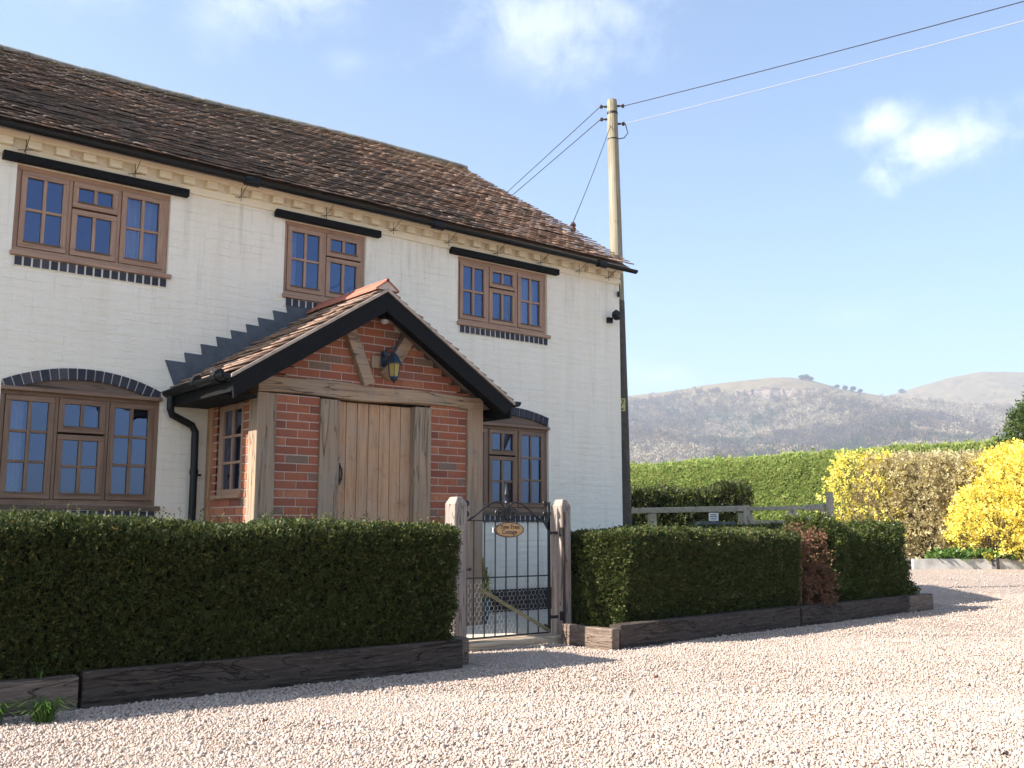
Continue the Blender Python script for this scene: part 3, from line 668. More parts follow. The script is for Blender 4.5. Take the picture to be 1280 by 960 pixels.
mo.box(PX1 - .15, PX1 - .02, 8.12, 9.09, -.05, 2.25)
mo.build('mortar', MORTAR, pw)
def timber(name, x0, x1, y0, y1, z0, z1, m, lab=None, bev=.008):
    t = MB(); t.box(x0, x1, y0, y1, z0, z1)
    return t.build(name, m, porch, bevel=bev, label=lab)
timber('corner_post', PX0 - .012, 3.835, PY - .004, PY + .17, -.05, 2.178, OAKV); timber('corner_post', 5.90, PX1, PY - .004, PY + .17, -.05, 2.205, OAKV)
timber('door_post', 4.262, 4.445, PY - .002, PY + .16, -.05, 2.168, OAKV); timber('door_post', 5.272, 5.462, PY - .002, PY + .16, -.05, 2.172, OAKV)
timber('rear_post', PX0 - .012, PX0 + .11, 9.0, 9.09, -.05, 2.19, OAKY)
t = MB(); n = 12  # tie beam, slightly uneven
pts = [(PX0 - .012 + (PX1 + .012 - PX0) * i / n, 2.182 + .012 * math.sin(i * .9) + (i / n) * .02) for i in range(n + 1)]; tp = [(PX1 - (PX1 + .012 - PX0) * i / n, 2.332 - .008 * math.sin(i * 1.3) - ((n - i) / n) * .012) for i in range(n + 1)]
t.prism(pts + tp, PY - .012, PY + .17); t.build('tie_beam', OAKH, porch, bevel=.008)
timber('wall_plate', PX0 - .01, PX0 + .12, PY + .172, 9.09, 2.19, 2.32, OAKY); timber('wall_plate', PX1 - .12, PX1, PY + .172, 9.09, 2.2, 2.32, OAKY)
t = MB(); t.bar((4.525, PY - .008, 2.83), (4.80 - .055, PY - .008, 2.335), .115, .07, (0, 1, 0)); t.build('gable_strut', OAKH, porch, bevel=.006)
t = MB(); t.bar((5.165, PY - .007, 2.80), (4.92, PY - .007, 2.42), .115, .07, (0, 1, 0)); t.build('gable_strut', OAKH, porch, bevel=.006)
timber('lamp_block', 4.78, 4.93, PY - .0, PY + .04, 2.50, 2.62, OAKV)
# door
door = MB(); nb = 7; bw = (5.272 - 4.445) / nb
for i in range(nb): door.box(4.445 + i * bw + .003, 4.445 + (i + 1) * bw - .003, PY + .075 - random.uniform(0, .002), PY + .11, -.02, 2.165)
dr = door.build('door', DOORW, porch, bevel=.003)
t = MB(); t.box(4.45, 5.27, PY + .09, PY + .105, -.02, 2.16); t.box(4.446, 4.475, PY + .03, PY + .075, -.02, 2.165); t.build('door_frame', OAKV, dr)
hd = MB(); hd.tube([(4.50, PY + .066, 1.56), (4.502, PY + .03, 1.55), (4.502, PY + .022, 1.50), (4.502, PY + .03, 1.45), (4.50, PY + .066, 1.44)], .009, 8); hd.lathe((4.50, PY + .07, 1.57), [(.02, -.003), (.018, .004)], 10, 1); hd.lathe((4.50, PY + .07, 1.43), [(.02, -.003), (.018, .004)], 10, 1); hd.box(4.488, 4.512, PY + .068, PY + .074, 1.40, 1.60); hd.build('handle', IRON, dr)
# side window
def sidewin():
    xw = PX0 + .035; y0, y1, z0, z1 = 8.345, 8.915, 1.31, 2.13; t = .05
    m = MB(); m.box(xw, xw + .06, y0, y1, z1 - t, z1); m.box(xw, xw + .06, y0, y1, z0, z0 + t); m.box(xw, xw + .06, y0, y0 + t, z0 + t, z1 - t); m.box(xw, xw + .06, y1 - t, y1, z0 + t, z1 - t)
    m.box(xw + .002, xw + .05, y0 + t, y0 + t + .035, z0 + t, z1 - t); m.box(xw + .002, xw + .05, y1 - t - .035, y1 - t, z0 + t, z1 - t)
    ym = (y0 + y1) / 2; m.box(xw + .006, xw + .045, ym - .015, ym + .015, z0 + t, z1 - t)
    for k in (1, 2):
        zz = z0 + t + (z1 - z0 - 2 * t) * k / 3; m.box(xw + .008, xw + .043, y0 + t + .035, ym - .015, zz - .012, zz + .012); m.box(xw + .008, xw + .043, ym + .015, y1 - t - .035, zz - .012, zz + .012)
    f = m.build('window', WINV, porch, bevel=.003)
    g = MB(); g.add([(xw + .026, y0 + t, z0 + t), (xw + .026, y1 - t, z0 + t), (xw + .026, y1 - t, z1 - t), (xw + .026, y0 + t, z1 - t)], [(0, 3, 2, 1)]); g.build('pane', GLASS, f)
    s = MB(); s.box(xw - .06, xw + .03, y0 - .02, y1 + .02, z0 - .035, z0 - .001); s.build('sill', WINW, f, bevel=.004)
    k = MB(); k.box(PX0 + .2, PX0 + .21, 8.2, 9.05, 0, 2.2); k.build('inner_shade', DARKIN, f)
sidewin()
# porch roof
RX, RZp, EXL, EXR, EZp = AX - .03, 3.205, 3.30, 6.27, 2.275
pl = math.hypot(RX - EXL, RZp - EZp)
def pwarp(p): return p
F0, F1 = 7.745, WY
proof = tiles('roof', (EXL, F1, EZp), (0, -1, 0), (RX - EXL, 0, RZp - EZp), F1 - F0, pl, .115, .165, .014, PTILE, porch, jit=.9)
tiles('east_slope', (EXR, F0, EZp), (0, 1, 0), (RX - EXR, 0, RZp - EZp), F1 - F0, math.hypot(EXR - RX, RZp - EZp), .1, .165, .013, PTILE, proof, jit=1.1)
t = MB()
t.prism([(EXL + .03, EZp - .015), (RX, RZp - .012), (RX, RZp - .05), (EXL + .03, EZp - .05)], F0 + .012, F1); t.prism([(RX, RZp - .012), (EXR - .03, EZp - .015), (EXR - .03, EZp - .05), (RX, RZp - .05)], F0 + .012, F1)
t.build('undercloak', MORTAR, proof)
t = MB()
t.prism([(EXL - .01, EZp - .012), (RX, RZp + .002), (RX, RZp - .028), (EXL - .01, EZp - .04)], F0 - .03, F0 + .03); t.prism([(RX, RZp + .002), (EXR + .01, EZp - .012), (EXR + .01, EZp - .04), (RX, RZp - .028)], F0 - .03, F0 + .03)
t.build('verge_board', simple('verge_mortar', (.42, .33, .26), .9, var=.3, scale=12), proof)
t = MB(); bd = .155  # black barge boards
t.prism([(EXL + .0, EZp - .045), (RX, RZp - .032), (RX, RZp - .032 - bd * 1.18), (EXL + .02, EZp - .045 - bd * 1.05)], F0 - .022, F0 + .01); t.build('barge_board', BLACKP, proof, bevel=.003)
t = MB(); t.prism([(RX + .001, RZp - .032), (EXR - .0, EZp - .045), (EXR - .1, EZp - .045 - .095), (RX + .001, RZp - .032 - bd * 1.18)], F0 - .021, F0 + .01); t.build('barge_board', BLACKP, proof, bevel=.003)
t = MB(); t.box(EXL + .01, EXL + .035, F0 + .012, F1, EZp - .15, EZp - .055); t.box(EXR - .035, EXR - .01, F0 + .012, F1, EZp - .17, EZp - .055); t.box(EXL + .035, PX0 - .014, PY + .01, F1, EZp - .15, EZp - .13); t.box(PX1 + .002, EXR - .035, PY + .01, F1, EZp - .17, EZp - .15)
t.prism([(EXL + .05, EZp - .06), (RX, RZp - .06), (RX, RZp - .08), (EXL + .05, EZp - .08)], F0 + .012, PY + .02); t.prism([(RX, RZp - .06), (EXR - .05, EZp - .06), (EXR - .05, EZp - .08), (RX, RZp - .08)], F0 + .012, PY + .02)
t.build('soffit', BLACKP, proof)
y = F0 - .02; t = MB()
while y < F1 - .02:
    y1 = min(y + .30, F1 - .004)
    for s_ in (-1, 1):
        e = .006 * random.random()
        A_ = Vector((RX, 0, RZp + .085 + e)); B_ = Vector((RX + s_ * .125, 0, RZp + .085 - .125 * slope * 1.15 + e)); nn = Vector((-.0, 0, -.018))
        q = [A_ + Vector((0, y, 0)), B_ + Vector((0, y, 0)), B_ + Vector((0, y1, 0)), A_ + Vector((0, y1 - .003, 0))]
        t.add(q + [p + nn for p in q], [(0, 1, 2, 3), (7, 6, 5, 4), (0, 4, 5, 1), (1, 5, 6, 2), (2, 6, 7, 3), (3, 7, 4, 0)])
    t.tube([(RX, y, RZp + .082), (RX, y1 - .004, RZp + .082)], .016, 8); y += .30
t.build('ridge_tile_row', RIDGER, proof)
t = MB(); t.prism([(RX - .115, RZp - .012), (RX, RZp + .075), (RX + .115, RZp - .012)], F0 - .012, F0 + .03); t.build('ridge_mortar', MORTAR, proof)
t = MB(); halfgutter(t, (EXL - .035, F0 - .01, EZp - .005), (EXL - .035, F1 - .01, EZp - .02), .055); t.tube([(EXL - .035, F0 + .13, EZp - .012), (EXL - .035, F0 + .23, EZp - .012)], .061, 12); t.tube([(EXL - .035, F0 + .6, EZp - .012), (EXL - .035, F0 + .68, EZp - .012)], .061, 12)
t.build('gutter', BLACKPL, porch)
t = MB(); halfgutter(t, (EXR + .045, F0 - .02, EZp + .0), (EXR + .045, F1 - .01, EZp - .015), .052); t.build('gutter', BLACKPL, porch)
t = MB(); dx = EXL - .035
t.tube([(dx, 9.0, EZp - .05), (dx, 9.0, 2.09), (dx + .02, 9.01, 2.04), (dx + .22, 9.03, 1.955), (dx + .255, 9.035, 1.90), (dx + .26, 9.035, 1.5), (dx + .26, 9.035, .02)], .034, 12)
t.tube([(dx + .26, 9.035, 1.55), (dx + .26, 9.035, 1.50)], .040, 12); t.box(dx + .26, dx + .33, 9.03, 9.05, 1.49, 1.51); t.build('downpipe', BLACKPL, porch, smooth=False)
# stepped lead flashing
st = [(3.226, 2.554), (3.403, 2.641), (3.556, 2.74), (3.705, 2.83), (3.847, 2.912), (4.0, 2.991), (4.122, 3.073), (4.278, 3.167), (4.418, 3.245)]
t = MB(); lo = lambda x: EZp + (x - EXL) * (RZp - EZp) / (RX - EXL) - .01
for i, (x, z) in enumerate(st):
    x1 = st[i + 1][0] if i < len(st) - 1 else 4.76
    low_x = x + .075
    if i == 0: t.prism([(x, z), (x1 + .055, z - .008), (x1 + .055, lo(x1 + .055)), (x + .11, lo(x + .11))], WY - .010, WY - .001)
    else:
        t.prism([(x, z), (min(x1 + .055, 4.8), z - .006), (min(x1 + .055, 4.8), min(lo(min(x1 + .055, 4.77)), z - .01)), (x + .055, lo(x + .055))], WY - .010 - .0022 * (i % 2 + 1), WY - .001)
sa = MB()
t.build('flashing', LEAD, porch)

# porch fittings
def shrink(mb, c, k):
    for v_ in mb.v:
        v_.x = c[0] + (v_.x - c[0]) * k; v_.y = c[1] + (v_.y - c[1]) * k; v_.z = c[2] + (v_.z - c[2]) * k
    return mb
lan = empty('wall_lantern', (4.945, PY - .17, 2.46), label='blue black metal lantern with amber glass above the porch door', cat='lantern')
L = Vector((4.945, PY - .17, 0))
t = MB(); t.lathe((L.x, L.y, 0), [(.012, 2.70), (.014, 2.66), (.035, 2.645), (.075, 2.575), (.098, 2.545), (.098, 2.535)], 6); t.lathe((L.x, L.y, 0), [(.006, 2.74), (.012, 2.725), (.006, 2.71)], 8); shrink(t, (4.90, PY, 2.52), .82).build('cap', COPPER, lan)
t = MB(); t.lathe((L.x, L.y, 0), [(.052, 2.385), (.072, 2.535)], 6); shrink(t, (4.90, PY, 2.52), .82).build('lamp_glass', AMBER, lan)
t = MB()
for k in range(6):
    a = 2 * PI * k / 6; t.bar((L.x + .054 * math.cos(a), L.y + .054 * math.sin(a), 2.385), (L.x + .076 * math.cos(a), L.y + .076 * math.sin(a), 2.54), .009, .009)
t.lathe((L.x, L.y, 0), [(.02, 2.335), (.035, 2.345), (.058, 2.375), (.058, 2.39)], 6); t.lathe((L.x, L.y, 0), [(.006, 2.31), (.012, 2.325), (.008, 2.336)], 8); shrink(t, (4.90, PY, 2.52), .82).build('cage', COPPER, lan)
t = MB(); t.box(4.865, 4.925, PY - .03, PY - .013, 2.52, 2.70); t.tube([(4.895, PY - .03, 2.66), (4.90, PY - .09, 2.72), (4.93, PY - .15, 2.73), (4.945, PY - .17, 2.70)], .009, 8); t.tube([(4.895, PY - .03, 2.55), (4.90, PY - .10, 2.60), (4.93, PY - .15, 2.68)], .007, 8); t.lathe((4.895, PY - .05, 2.66), [(.03, -.02), (.034, 0), (.03, .02)], 10, 1); shrink(t, (4.90, PY, 2.52), .82).build('bracket', COPPER, lan)
t = MB(); t.tube([(5.07, PY - .05, 2.86), (5.02, PY - .05, 2.74), (4.985, PY - .05, 2.66), (4.93, PY - .04, 2.66)], .005, 6); t.build('cable', CABLE, lan)
cam_l = empty('porch_sensor_light', (4.872, PY - .05, 2.96), label='small black domed sensor light under the porch gable peak', cat='light')
t = MB(); t.lathe((4.872, PY - .06, 0), [(.05, 3.02), (.052, 2.975), (.045, 2.955)], 14); t.box(4.845, 4.90, PY - .06, PY + .02, 2.985, 3.03); t.build('housing', BLACKPL, cam_l)
t = MB(); t.lathe((4.872, PY - .06, 0), [(.043, 2.956), (.036, 2.93), (.015, 2.918)], 14); t.build('lens', simple('frosted_lens', (.55, .56, .58), .2, var=.05, bump=0), cam_l)
sec = empty('security_floodlight', (8.99, WY, 3.70), label='black swivel floodlight fixed to the white wall near the house corner', cat='light')
t = MB(); t.box(8.93, 9.0, WY - .05, WY, 3.65, 3.72); t.tube([(8.965, WY - .05, 3.69), (8.98, WY - .09, 3.72)], .014, 8); t.build('bracket', BLACKPL, sec)
t = MB(); t.lathe((0, 0, 0), [(.018, -.04), (.05, 0), (.052, .05), (.048, .055)], 14)
for i_ in range(len(t.v)): t.v[i_] = Matrix.Rotation(math.radians(70), 3, 'X') @ t.v[i_] + Vector((8.985, WY - .10, 3.745))
t.build('lamp_head', BLACKPL, sec)
t = MB(); t.box(9.01, 9.07, WY - .13, WY - .05, 3.69, 3.74); t.build('sensor', BLACKPL, sec, bevel=.012)

# ------------------------------------------------------------------ foliage tools
def unit(a): return a / np.maximum(np.linalg.norm(a, axis=-1, keepdims=True), 1e-9)
def leafmesh(P, D, Sd, L, Wd, fold=.25):
    """diamond leaves: base P, direction D, side Sd, length L, half width Wd -> V,F"""
    n = len(P); L = np.broadcast_to(L, (n,))[:, None]; Wd = np.broadcast_to(Wd, (n,))[:, None]
    N = unit(np.cross(D, Sd)); mid = P + D * L * .5
    V = np.stack([P, mid + Sd * Wd + N * Wd * fold, P + D * L, mid - Sd * Wd + N * Wd * fold], 1).reshape(-1, 3)
    F = np.arange(n * 4).reshape(-1, 4); return V, F
def sprigs(P, Nn, k, shoot, leaf, wid, up=.35, spread=1.0, rng=RNG):
    """k leaves along a shoot starting at each point"""
    n = len(P); D0 = unit(Nn + rng.normal(0, .45, (n, 3)) * spread + np.array([0, 0, up]))
    A = unit(np.cross(D0, rng.normal(size=(n, 3)))); B = np.cross(D0, A)
    t = (np.arange(k) + .5) / k
    base = P[:, None] + D0[:, None] * (t[None, :, None] * shoot * rng.uniform(.6, 1.3, (n, 1, 1)))
    side = np.where(np.arange(k) % 2 == 0, 1, -1)[None, :, None]
    D = unit(D0[:, None] * .8 + A[:, None] * side * rng.uniform(.5, 1.1, (n, k, 1)) + rng.normal(0, .25, (n, k, 3)))
    Sd = unit(np.cross(D, B[:, None] + rng.normal(0, .3, (n, k, 3))))
    ll = leaf * rng.uniform(.7, 1.25, (n * k)); return leafmesh(base.reshape(-1, 3), D.reshape(-1, 3), Sd.reshape(-1, 3), ll, ll * wid)
def nz3(P, sc, off=0): return np.array([noise.noise((p[0] * sc + off, p[1] * sc, p[2] * sc)) for p in P])
def hedge(name, a, b, thick, z0, z1, mats, dens, leaf, k=5, shoot=.05, wid=.26, wob=.05, ends=(1, 1), label=None, group=None, cat='hedge', rnd=.08, topf=None, lean=0.0, back=.4, leafz=.35, core=None, parts=True):
    """clipped hedge from a to b (centre of its front edge), body lies to the left-hand (back) side"""
    a = Vector((a[0], a[1], 0)); b = Vector((b[0], b[1], 0)); u = (b - a); Ln = u.length; u.normalize(); n = Vector((u.y, -u.x, 0))   # n faces the front
    un = np.array(u); nn = np.array(n); A0 = np.array(a); Hh = z1 - z0
    rng = np.random.default_rng(abs(hash(name + str(round(a.x, 2)))) % 1000 + 5) if False else RNG
    Ps = []; Ns = []
    def add(cnt, f):
        r1, r2 = rng.random(cnt), rng.random(cnt); P, N = f(r1, r2); Ps.append(P); Ns.append(N)
    def fr(r1, r2):
        z = z0 + Hh * r2; inset = rnd * np.clip((r2 - .85) / .15, 0, 1) ** 2 + rnd * .6 * np.clip((.12 - r2) / .12, 0, 1)
        return A0 + un * (r1 * Ln)[:, None] - nn * (inset + lean * r2)[:, None] + np.array([0, 0, 1]) * z[:, None], np.tile(nn, (len(r1), 1)) + np.array([0, 0, 1]) * (np.clip((r2 - .85) / .15, 0, 1))[:, None]
    def tp(r1, r2):
        ed = rnd * .6 * (np.clip((.12 - r2) / .12, 0, 1) ** 2)
        return A0 + un * (r1 * Ln)[:, None] - nn * (lean + r2 * (thick - lean))[:, None] + np.array([0, 0, 1]) * (z1 - ed)[:, None], np.tile([0, 0, 1.0], (len(r1), 1))
    def bk(r1, r2): return A0 + un * (r1 * Ln)[:, None] - nn * thick + np.array([0, 0, 1]) * (z0 + Hh * r2)[:, None], np.tile(-nn, (len(r1), 1))
    def e0(r1, r2): return A0 - nn * (lean * r2 + r1 * (thick - lean * r2))[:, None] + np.array([0, 0, 1]) * (z0 + Hh * r2)[:, None], np.tile(-un, (len(r1), 1))
    def e1(r1, r2): return A0 + un * Ln - nn * (lean * r2 + r1 * (thick - lean * r2))[:, None] + np.array([0, 0, 1]) * (z0 + Hh * r2)[:, None], np.tile(un, (len(r1), 1))
    add(int(Ln * Hh * dens), fr); add(int(Ln * thick * dens), tp); add(int(Ln * Hh * dens * back), bk)
    if ends[0]: add(int(thick * Hh * dens), e0)
    if ends[1]: add(int(thick * Hh * dens), e1)
    P = np.concatenate(Ps); N = np.concatenate(Ns)
    if topf is not None:
        s = (P - A0) @ un; P[:, 2] = z0 + (P[:, 2] - z0) * (1 + topf(s) / Hh)
    w_ = nz3(P, 1.7) * wob + nz3(P, 6.5, 9) * wob * .7; P = P + N * w_[:, None] - N * (rng.random(len(P)) ** 2 * .085)[:, None]
    V, F = sprigs(P, N, k, shoot, leaf, wid, leafz)
    st = rng.random(len(P)) < .009; Vx, Fx = sprigs(P[st] + N[st] * .015, N[st], 9, shoot * 2.4, leaf * .9, wid, .8, .7); F = np.concatenate([F, Fx + len(V)]); V = np.concatenate([V, Vx])
    # woody core
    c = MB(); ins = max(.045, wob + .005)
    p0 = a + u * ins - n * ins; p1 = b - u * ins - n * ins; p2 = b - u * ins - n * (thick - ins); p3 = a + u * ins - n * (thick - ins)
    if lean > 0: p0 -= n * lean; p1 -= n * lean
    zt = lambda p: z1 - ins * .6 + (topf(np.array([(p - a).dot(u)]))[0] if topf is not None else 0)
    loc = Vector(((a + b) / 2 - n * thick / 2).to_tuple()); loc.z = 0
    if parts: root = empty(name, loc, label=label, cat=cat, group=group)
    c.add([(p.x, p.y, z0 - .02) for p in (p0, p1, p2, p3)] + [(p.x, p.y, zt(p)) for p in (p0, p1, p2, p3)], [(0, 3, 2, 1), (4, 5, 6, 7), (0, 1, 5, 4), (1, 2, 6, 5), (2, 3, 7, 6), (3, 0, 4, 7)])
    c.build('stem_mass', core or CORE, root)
    np_mesh('foliage', V, F, mats, root, loc)
    return root
YH = 'clipped yew hedges beside the garden gate'
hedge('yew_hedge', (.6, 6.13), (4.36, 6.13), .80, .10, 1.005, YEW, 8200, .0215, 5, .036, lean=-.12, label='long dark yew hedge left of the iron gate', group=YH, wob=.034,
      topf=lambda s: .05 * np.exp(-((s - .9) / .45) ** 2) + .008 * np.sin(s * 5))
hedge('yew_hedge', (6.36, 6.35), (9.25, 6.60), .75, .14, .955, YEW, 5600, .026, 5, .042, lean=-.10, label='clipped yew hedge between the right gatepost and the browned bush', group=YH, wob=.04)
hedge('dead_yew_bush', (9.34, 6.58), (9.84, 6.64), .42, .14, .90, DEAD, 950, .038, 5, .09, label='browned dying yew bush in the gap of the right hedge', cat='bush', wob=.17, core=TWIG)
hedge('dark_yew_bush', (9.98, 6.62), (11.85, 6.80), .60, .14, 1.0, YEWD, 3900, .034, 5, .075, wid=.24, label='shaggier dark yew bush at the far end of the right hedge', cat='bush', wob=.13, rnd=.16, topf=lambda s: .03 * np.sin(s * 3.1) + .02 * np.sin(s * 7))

# ------------------------------------------------------------------ sleepers and gate
def sleeper(a, b, wd, z0, z1, m, label, group='old railway sleepers edging the hedges', bev=.014):
    a = Vector((*a, 0)); b = Vector((*b, 0)); d = b - a; u = d.normalized(); n = Vector((-u.y, u.x, 0)); loc = (a + b) / 2; ang = math.atan2(u.y, u.x)
    N = 14; t = MB(); Ln = d.length
    rings = []
    for i in range(N + 1):
        x = -Ln / 2 + Ln * i / N
        for (yy, zz) in ((0, z0), (wd, z0), (wd, z1), (0, z1)):
            j = .007 * noise.noise((x * 2.3 + a.x * 5, yy * 7, zz * 9)); rings.append((x, yy + j, zz + j * (1 if zz == z1 else 0)))
    fs = [(3, 2, 1, 0), tuple(N * 4 + k for k in range(4))]
    for i in range(N):
        for k in range(4): fs.append((i * 4 + k, i * 4 + (k + 1) % 4, (i + 1) * 4 + (k + 1) % 4, (i + 1) * 4 + k))
    t.add(rings, fs); o = t.build('railway_sleeper', m, loc=(0, 0, 0), bevel=bev, label=label, cat='sleeper', group=group)
    # recentre: mesh is already local; rotate to the line
    o.location = (loc.x, loc.y, 0); o.rotation_euler = (0, 0, ang); return o
sleeper((-.6, 6.02), (1.755, 6.045), .20, -.05, .185, SLEEPL, 'bleached split sleeper at the left edge behind the grass tufts')
sleeper((1.775, 6.05), (4.44, 6.06), .12, -.05, .205, SLEEPD, 'long dark sleeper in front of the left yew hedge')
sleeper((4.46, 6.20), (4.60, 6.20), .62, -.05, .195, SLEEPL, 'short grey sleeper end beside the left gatepost', bev=.01)
sleeper((6.02, 6.76), (6.02, 6.12), .09, -.05, .175, SLEEPL, 'short sunlit sleeper turning back to the right gatepost', bev=.01)
sleeper((6.13, 6.13), (9.05, 6.40), .13, -.05, .205, SLEEPD, 'long dark sleeper under the clipped right hedge')
sleeper((9.08, 6.40), (11.55, 6.615), .13, -.05, .20, SLEEPD, 'dark sleeper under the browned bush and dark yew')
sleeper((11.57, 6.60), (12.25, 6.67), .20, -.05, .20, SLEEPL, 'short grey sleeper block at the far end of the right hedge')
def gatepost(x0, x1, y0, y1, zt, label):
    t = MB(); c = .035; z = zt - .06
    t.add([(x0, y0, -.1), (x1, y0, -.1), (x1, y1, -.1), (x0, y1, -.1), (x0, y0, z), (x1, y0, z), (x1, y1, z), (x0, y1, z),
           (x0 + c, y0 + c * .6, zt), (x1 - c, y0 + c * .6, zt), (x1 - c, y1 - c * .6, zt), (x0 + c, y1 - c * .6, zt)],
          [(0, 3, 2, 1), (8, 9, 10, 11), (0, 1, 5, 4), (1, 2, 6, 5), (2, 3, 7, 6), (3, 0, 4, 7), (4, 5, 9, 8), (5, 6, 10, 9), (6, 7, 11, 10), (7, 4, 8, 11)])
    return t.build('gatepost', POSTW, label=label, cat='gatepost', bevel=.006, group='oak gateposts of the iron gate')
gatepost(4.925, 5.05, 6.85, 7.0, 1.275, 'oak gatepost on the latch side beside the left hedge')
gatepost(6.135, 6.25, 6.87, 7.02, 1.275, 'oak gatepost carrying the gate hinges beside the right hedge')
t = MB(); t.box(5.055, 6.13, 6.815, 7.015, -.03, .066); t.build('gate_threshold', SLEEPY, label='sunlit timber board on the ground under the iron gate', cat='threshold', bevel=.008)
GY = 6.95; gate = empty('iron_gate', (6.05, GY, .08), label='black wrought iron garden gate with scrolls and wire netting', cat='gate')
gx0, gx1 = 5.11, 6.05
t = MB(); t.bar((gx0, GY, .085), (gx0, GY, 1.08), .010, .022); t.bar((gx1, GY, .085), (gx1, GY, 1.10), .012, .028)
for z in (1.078, .59, .088): t.bar((gx0, GY, z), (gx1, GY, z), .022, .011)
t.build('frame', IRON, gate)
for x in (5.195, 5.3125, 5.43, 5.55, 5.675, 5.80, 5.92):
    t = MB(); t.tube([(x, GY, .09), (x, GY, 1.075)], .0062, 8); t.build('bar', IRON, gate)
def spiral(c, r0, r1, a0, turns, y=GY, n=26): return [(c[0] + (r0 + (r1 - r0) * i / n) * math.cos(a0 + turns * 2 * PI * i / n), y, c[1] + (r0 + (r1 - r0) * i / n) * math.sin(a0 + turns * 2 * PI * i / n)) for i in range(n + 1)]
for sg in (-1, 1):
    cx = 5.553; m = lambda x: cx + sg * (x - cx)
    t = MB()
    P = [(5.96, 1.085), (5.90, 1.115), (5.83, 1.165), (5.77, 1.205), (5.70, 1.237), (5.65, 1.242), (5.61, 1.23), (5.585, 1.20), (5.575, 1.16), (5.565, 1.12)]
    t.tube([(m(x), GY, z) for x, z in P], .0085, 8); t.build('arch_bar', IRON, gate)
    t = MB(); sp = spiral((5.635, 1.135), .052, .016, PI, -1.45)
    t.tube([(m(x), y_, z) for x, y_, z in sp], .0075, 8); t.tube([(m(5.583), GY, 1.135), (m(5.587), GY, 1.10), (m(5.60), GY, 1.083)], .007, 8); t.lathe((m(5.635), GY, 1.135), [(.012, -.01), (.012, .01)], 10, 1); t.build('scroll', IRON, gate)
for (cx, cz, r0) in ((6.005, 1.14, .030), (6.005, 1.235, .028), (5.118, 1.135, .022), (5.118, 1.225, .022), (6.0, .135, .026)):
    t = MB(); t.tube(spiral((cx, cz), r0, .009, -PI / 2, 1.2), .0085, 8); t.lathe((cx, GY, cz), [(.012, -.012), (.012, .012)], 10, 1)
    t.build('end_scroll', IRON, gate)
t = MB(); t.bar((gx0, GY, 1.08), (gx0, GY, 1.24), .010, .018); t.build('latch_upright', IRON, gate)
t = MB(); t.bar((gx1 + .005, GY, 1.00), (gx1 + .005, GY, 1.25), .012, .02)
t.add([(6.045, GY - .006, .98), (6.045, GY - .006, 1.07), (5.985, GY - .006, 1.07), (6.045, GY + .006, .98), (6.045, GY + .006, 1.07), (5.985, GY + .006, 1.07)], [(0, 1, 2), (5, 4, 3), (0, 3, 4, 1), (1, 4, 5, 2), (2, 5, 3, 0)]); t.build('hinge_upright', IRON, gate)
t = MB(); t.lathe((5.553, GY, 0), [(.016, 1.075), (.022, 1.10), (.012, 1.15), (.010, 1.22), (.016, 1.235), (.009, 1.25), (.010, 1.27), (.020, 1.31), (.012, 1.35), (.002, 1.41)], 8); t.build('finial', IRON, gate)
t = MB(); t.bar((5.24, GY - .012, .505), (6.045, GY - .012, .10), .014, .030); t.build('diagonal_brace', BARSW, gate)
for z in (.97, .22):
    t = MB(); t.tube([(6.055, GY, z - .02), (6.055, GY, z + .03)], .014, 8); t.bar((6.055, GY, z), (6.14, GY - .02, z), .014, .026); t.box(6.132, 6.150, 6.855, 6.9, z - .03, z + .05); t.build('hinge', IRON, gate)
t = MB(); t.tube([(gx0 + .02, GY - .02, .665), (gx0 - .02, GY - .02, .665), (gx0 - .045, GY - .03, .68)], .008, 8); t.lathe((gx0 + .03, GY - .02, .665), [(.014, -.008), (.014, .008)], 10, 1); t.build('latch', IRON, gate)
t = MB(); t.box(6.142, 6.165, 6.856, 6.869, .02, 1.16); t.build('stop_batten', simple('dark_brown_batten', (.07, .045, .035), .8), None, label='narrow dark batten nailed up the front of the right gatepost', cat='batten')
# chicken wire
t = MB(); hx = .026; zb, zt_ = .105, .56; row = 0; pit = hx * math.sqrt(3)
z = zb
while z < zt_:
    x = gx0 + .02 + (row % 2) * pit / 2
    while x < gx1 - .03:
        zz = z
        if zz < .51 - (x - 5.24) * .0 or True:
            c = (x, GY + .012, zz)
            for (p, q) in (((0, .5), (.866, 0)), ((0, .5), (-.866, 0)), ((0, .5), (0, 1.5))):
                t.bar((x + p[0] * hx * 1, GY + .012, zz + p[1] * hx), (x + q[0] * hx, GY + .012, zz + q[1] * hx), .0017, .0017)
        x += pit
    z += hx * 1.5; row += 1
t.build('wire_netting', GALV, gate)
